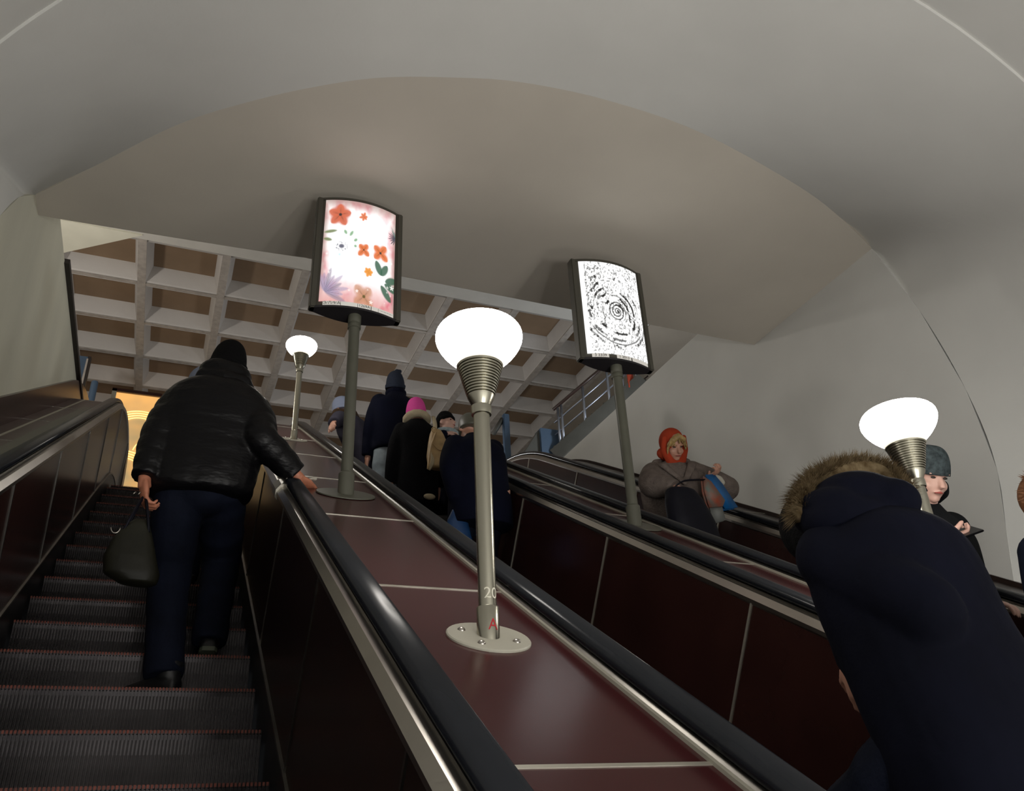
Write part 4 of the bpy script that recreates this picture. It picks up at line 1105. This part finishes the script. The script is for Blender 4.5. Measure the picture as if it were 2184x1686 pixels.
# --- big foreground person in the fur hooded parka
F = figure('parka', 'stooping person in navy parka with brown fur trimmed hood, right foreground', [(1.52, 1.95, -.60), (1.83, 1.30, -1.0)], H=1.80, heading=0, lean=16, side=-2, head=(10, 44), hip=(1.700, 1.45, .15),
           hands=[tuple(aty(1815, 1400, 1.64)), (1.90, 1.70, .12)], elbows=[(.3, -.3, -1), (.1, -.1, -1)], curls=(.7, .7), face=False, vox=.009, hdirs=[(.15, .1, -1), None])
coat(F, M['navy_parka'], [(-.30, .225, .19, -.02), (-.15, .22, .18, -.01), (0, .215, .17), (.2, .205, .165), (.33, .215, .165, -.01), (.42, .215, .155, -.02), (.48, .18, .14, -.02), (.53, .12, .11, -.01), (.56, .09, .09)],
     (.088, .086, .080, .074, .062), 'parka', .012)
HPp = F.HP
N0 = F.neck
hood = blob('hood', F, [('b', aty(1825, 1068, 1.58), (.125, .11, .075)), ('b', aty(1885, 1078, 1.54), (.085, .10, .070)), ('b', aty(1765, 1092, 1.58), (.085, .10, .060)), ('b', aty(1820, 1115, 1.56), (.15, .10, .07))], M['navy_parka'], .011)
arc = [(1716, 1090, 1.60), (1718, 1060, 1.63), (1740, 1034, 1.66), (1772, 1014, 1.68), (1812, 1002, 1.69), (1852, 1004, 1.68), (1885, 1018, 1.66), (1906, 1038, 1.63), (1920, 1058, 1.60)]
pts = [Vector(p) for p in smoothpath([tuple(aty(*q)) for q in arc], 4)]
cen = aty(1815, 1090, 1.66); outs = [((p-cen).normalized()+Vector((0, .1, .15))).normalized() for p in pts]
bm = bmesh.new(); tube(bm, pts, [.036]*len(pts), 10, 1, None, True); roll = mk('fur_trim', bm_mesh('fur_trim', bm), M['fur_brown'], hood, True)
fur('fur_tufts', pts, outs, .050, 11000, M['fur_brown'], hood, .0018, seed=3)
blob('cap', F, [('b', F.hc+F.hu*.02, (.094, .110, .112), F.hrot), ('b', F.hc-F.hu*.03, (.104, .108, .118), F.hrot)], M['black_cloth'], .01)
trousers(F, M['jeans_dark'], (.115, .095, .085, .080)); shoes(F, M['shoe'], 'sole')

# --- woman with the orange headscarf on the right escalator
F = figure('woman', 'woman in orange red headscarf and grey wool coat riding down', [(3.08, 4.55, 1.0), (3.26, 4.53, 1.0)], H=1.58, heading=194, lean=5, side=3, head=(-8, 30), hip=(3.17, 4.56, 1.78),
           hands=[tuple(aty(1513, 1018, 4.34)), tuple(aty(1447, 1042, 4.20))], elbows=[(.8, .5, 0), (-.9, .1, -.4)], curls=(1.0, .8), palms=[(-.4, -.3, .8), (0, .8, -.3)], hdirs=[(.1, -.7, .1), (.85, -.1, -.35)], skin='skin', vox=.006, brow='blonde')
coat(F, M['wool'], [(-.50, .27, .22), (-.3, .26, .21), (0, .255, .195), (.2, .26, .19), (.33, .265, .18), (.42, .25, .165), (.47, .19, .14), (.52, .11, .11), (.54, .09, .10)],
     (.105, .105, .098, .086, .066), 'wool_coat', .012, wrists=(.02, .03))
hp = F.HP
blob('lapel', F, [('t', [F.neck-F.rt*.10+F.u*.0, F.neck-F.rt*.10+F.ft*.12-F.u*.05, F.neck+F.ft*.185-F.u*.20], [.03, .034, .018], .5), ('t', [F.neck+F.rt*.10+F.u*.0, F.neck+F.rt*.10+F.ft*.12-F.u*.05, F.neck+F.rt*.0+F.ft*.185-F.u*.20], [.03, .034, .018], .5),
                  ('t', [F.neck-F.rt*.11, F.neck-F.ft*.10+F.u*.03, F.neck+F.rt*.11], [.035, .04, .035])], M['wool'], .009)
# headscarf: shell around the head open at the face, knotted under the chin
bm = bmesh.new()
ball(bm, hp(0, -.030, .025), (.094*F.sc, .105*F.sc, .108*F.sc), 26, F.hrot)
scarf = voxel('headscarf', bm, .007, M['orange_scarf'], F.root, 1)
blob('scarf_wrap', F, [('t', [hp(-.083, .012, .06), hp(-.083, .022, -.03), hp(-.05, .055, -.11), hp(0, .07, -.135)], [.020, .030, .030, .026], .7), ('t', [hp(.083, .012, .06), hp(.083, .022, -.03), hp(.05, .055, -.11), hp(0, .07, -.135)], [.020, .030, .030, .026], .7),
                      ('t', [hp(-.08, -.02, -.06), hp(0, -.07, -.10), hp(.08, -.02, -.06)], [.04, .05, .04]), ('b', hp(0, .035, -.15), (.055, .05, .05))], M['orange_scarf'], .007, scarf)
hr_ = blob('hair', F, [('t', [hp(-.060, .060, .03), hp(-.045, .078, .055), hp(0, .078, .085), hp(.045, .078, .055), hp(.066, .060, .02)], [.016, .022, .024, .022, .016]), ('t', [hp(-.066, .058, .03), hp(-.074, .06, -.02)], [.012, .008]), ('t', [hp(.066, .058, .03), hp(.078, .062, -.02), hp(.082, .07, -.055)], [.012, .008, .003])], M['blonde'], .005)
rb = random.Random(5); vs = []
for k in range(26):
    x0 = rb.uniform(-.065, .065); p = [hp(x0, .070+rb.uniform(0, .02), .085-abs(x0)*.4), hp(x0*1.15, .098-abs(x0)*.2, .05-abs(x0)*.3), hp(x0*1.5+rb.uniform(-.008, .008), .095-abs(x0)*.3, .040-rb.random()*.012-abs(x0)*.7)]
    if k % 2: tube_obj('hair_strand', smoothpath([tuple(q) for q in p], 3), [.0035]*6+[.001], M['blonde'], hr_, 5)
trousers(F, M['black_cloth']); shoes(F, M['shoe'], 'sole')
hl = F.hand[0]; hr2 = F.hand[1]
# black shoulder bag in front of her
c = aty(1462, 1082, 4.18)
bb = empty('handbag', (c.x, c.y, c.z-.2), 'large soft black bag held open by the headscarf woman', 'bag')
bm = bmesh.new(); rings = []
for z, a_, b_, dx in ((-.24, .11, .05, .07), (-.225, .16, .085, .06), (-.1, .165, .09, .03), (.04, .135, .08, .0), (.11, .105, .065, -.02), (.125, .09, .05, -.02)):
    rings.append([c+V((dx+a_*math.copysign(abs(math.cos(q))**.7, math.cos(q)), b_*math.sin(q), z+dx*.2)) for q in [2*math.pi*k/22 for k in range(22)]])
add_rings(bm, rings); voxel('bag_body', bm, .009, M['bag_black'], bb, 2)
tube_obj('strap', smoothpath([(c.x-.09, c.y, c.z+.10), (c.x-.0, c.y-.03, c.z+.17), tuple(hl+V((0, -.03, -.03)))], 5), .009, M['bag_black'], bb, 8, .5)
# blue plastic carrier with prints, and a paper slip
b1 = hl+V((.01, -.05, -.03))
pb = empty('carrier_bag', (b1.x+.05, b1.y, b1.z-.3), 'blue plastic carrier bag hanging from the headscarf woman\'s raised hand', 'bag')
tip = aty(1556, 1082, b1.y); tl = aty(1528, 1065, b1.y); lw = aty(1532, 1090, b1.y)
def sheet(name, pts, thick, m, parent):
    n = len(pts); v = [V(p)+V((0, -thick, 0)) for p in pts]+[V(p)+V((0, thick, 0)) for p in pts]
    bm = bmesh.new(); me = mesh(name, v, [tuple(range(n)), tuple(range(n, 2*n))[::-1]]+[(i, (i+1) % n, n+(i+1) % n, n+i) for i in range(n)]); bm.from_mesh(me)
    bmesh.ops.bevel(bm, geom=bm.edges[:], offset=thick*.6, segments=2, affect='EDGES'); return mk(name, bm_mesh(name, bm), m, parent, True)
Y = b1.y
sheet('blue_side', [aty(1506, 1018, Y), aty(1519, 1017, Y), aty(1534, 1035, Y), aty(1564, 1080, Y), aty(1545, 1083, Y), aty(1524, 1058, Y)], .022, M['plastic_blue'], pb)
sheet('printed_side', [aty(1500, 1022, Y-.02), aty(1512, 1030, Y-.02), aty(1540, 1068, Y-.02), aty(1536, 1078, Y-.02), aty(1512, 1080, Y-.02), aty(1503, 1050, Y-.02)], .018, M['plastic_print'], pb)
blob('gathered_top', None, [('t', [b1+V((-.02, 0, .02)), b1+V((.03, 0, .0)), b1+V((.05, 0, -.02))], [.022, .026, .02])], M['glove'], .006, pb)
sheet('paper_packet', [aty(1513, 1080, Y-.01), aty(1535, 1076, Y-.01), aty(1543, 1108, Y-.01), aty(1521, 1114, Y-.01)], .012, M['paper'], pb)

# --- young man with a phone
F = figure('young', 'young man in grey knit hat and dark hooded jacket reading his phone', [(2.90, 2.56, -.20), (3.08, 2.50, -.20)], H=1.72, heading=184, lean=3, head=(6, 26), hip=(2.99, 2.54, .665),
           hands=[tuple(atx(2100, 1285, 3.40)), tuple(aty(2005, 1150, 2.30))], elbows=[(.6, .7, 0), (-.3, .4, -1)], curls=(.5, .55), palms=[(0, 0, -1), (.25, .15, .9)], hdirs=[(.2, -.9, -.3), (.93, -.2, .12)], skin='skin_pale', vox=.006)
coat(F, M['charcoal'], [(-.25, .20, .15), (-.05, .21, .16), (.15, .21, .155), (.3, .225, .15), (.40, .22, .14), (.46, .16, .12), (.51, .10, .10), (.54, .08, .09)],
     (.085, .084, .078, .070, .052), 'jacket', .011, wrists=(.02, .035))
blob('high_collar', F, [('t', [F.neck+F.rt*(.088*math.cos(q))+F.ft*(.092*math.sin(q)+.01)+F.u*(.060+.012*math.sin(q)) for q in [k*.5236 for k in range(13)]], [.038]*13),
                        ('b', F.neck-F.ft*.09+F.u*.05, (.12, .07, .09), F.hrot)], M['charcoal'], .009)
beanie(F, M['beanie_grey'], top=.140, low=.012, back=-.075, w=.091, d=.107, brim=False)
trousers(F, M['black_cloth']); shoes(F, M['shoe'], 'sole')
h = F.hand[1]
ph = empty('phone', (h.x+.12, h.y-.03, h.z), 'black phone in the right hand of the young man in the grey knit hat', 'phone')
pa, pb_ = aty(2042, 1141, h.y-.04), aty(2082, 1127, h.y-.05)
t = (pb_-pa).normalized(); n_ = V((-.15, -.55, .8)); n_ = (n_-t*n_.dot(t)).normalized(); w_ = t.cross(n_)
bm = bmesh.new(); bmesh.ops.create_cube(bm, size=1, matrix=Matrix.Translation((pa+pb_)/2)@Matrix((t, w_, n_)).transposed().to_4x4()@Matrix.Diagonal((.118, .066, .009, 1)))
bmesh.ops.bevel(bm, geom=bm.edges[:], offset=.003, segments=2, affect='EDGES'); mk('phone_case', bm_mesh('phone_case', bm), M['phone'], ph)
# --- person cut off by the right edge
F = figure('edge', 'person with reddish curly hair in dark blue coat at the right edge', [(3.13, 2.12, -.40), (3.31, 2.10, -.40)], H=1.62, heading=180, lean=2, hip=(3.215, 2.12, .46), curls=(.5, .5), vox=.009)
coat(F, M['jeans_dark'], [(-.45, .22, .17), (-.1, .21, .16), (.15, .205, .155), (.3, .21, .15), (.40, .2, .13), (.46, .14, .11), (.51, .09, .09)], (.085, .085, .080, .070, .055), 'coat')
hr_ = blob('hair', F, [('b', F.HP(0, -.035, .025), (.100, .100, .112), F.hrot), ('b', F.HP(.07, -.02, -.06), (.045, .05, .08), F.hrot), ('b', F.HP(-.07, -.02, -.06), (.045, .05, .08), F.hrot)], M['auburn'], .009)
pts = [F.HP(.098*math.cos(q), -.02, .02+.105*math.sin(q)) for q in [k*.2618-.9 for k in range(20)]]
outs = [F.hr*math.cos(q)+F.hu*math.sin(q) for q in [k*.2618-.9 for k in range(20)]]
fur('curls', pts, outs, .035, 900, M['auburn'], hr_, .004, seed=9)
trousers(F, M['black_cloth']); shoes(F, M['shoe'], 'sole')
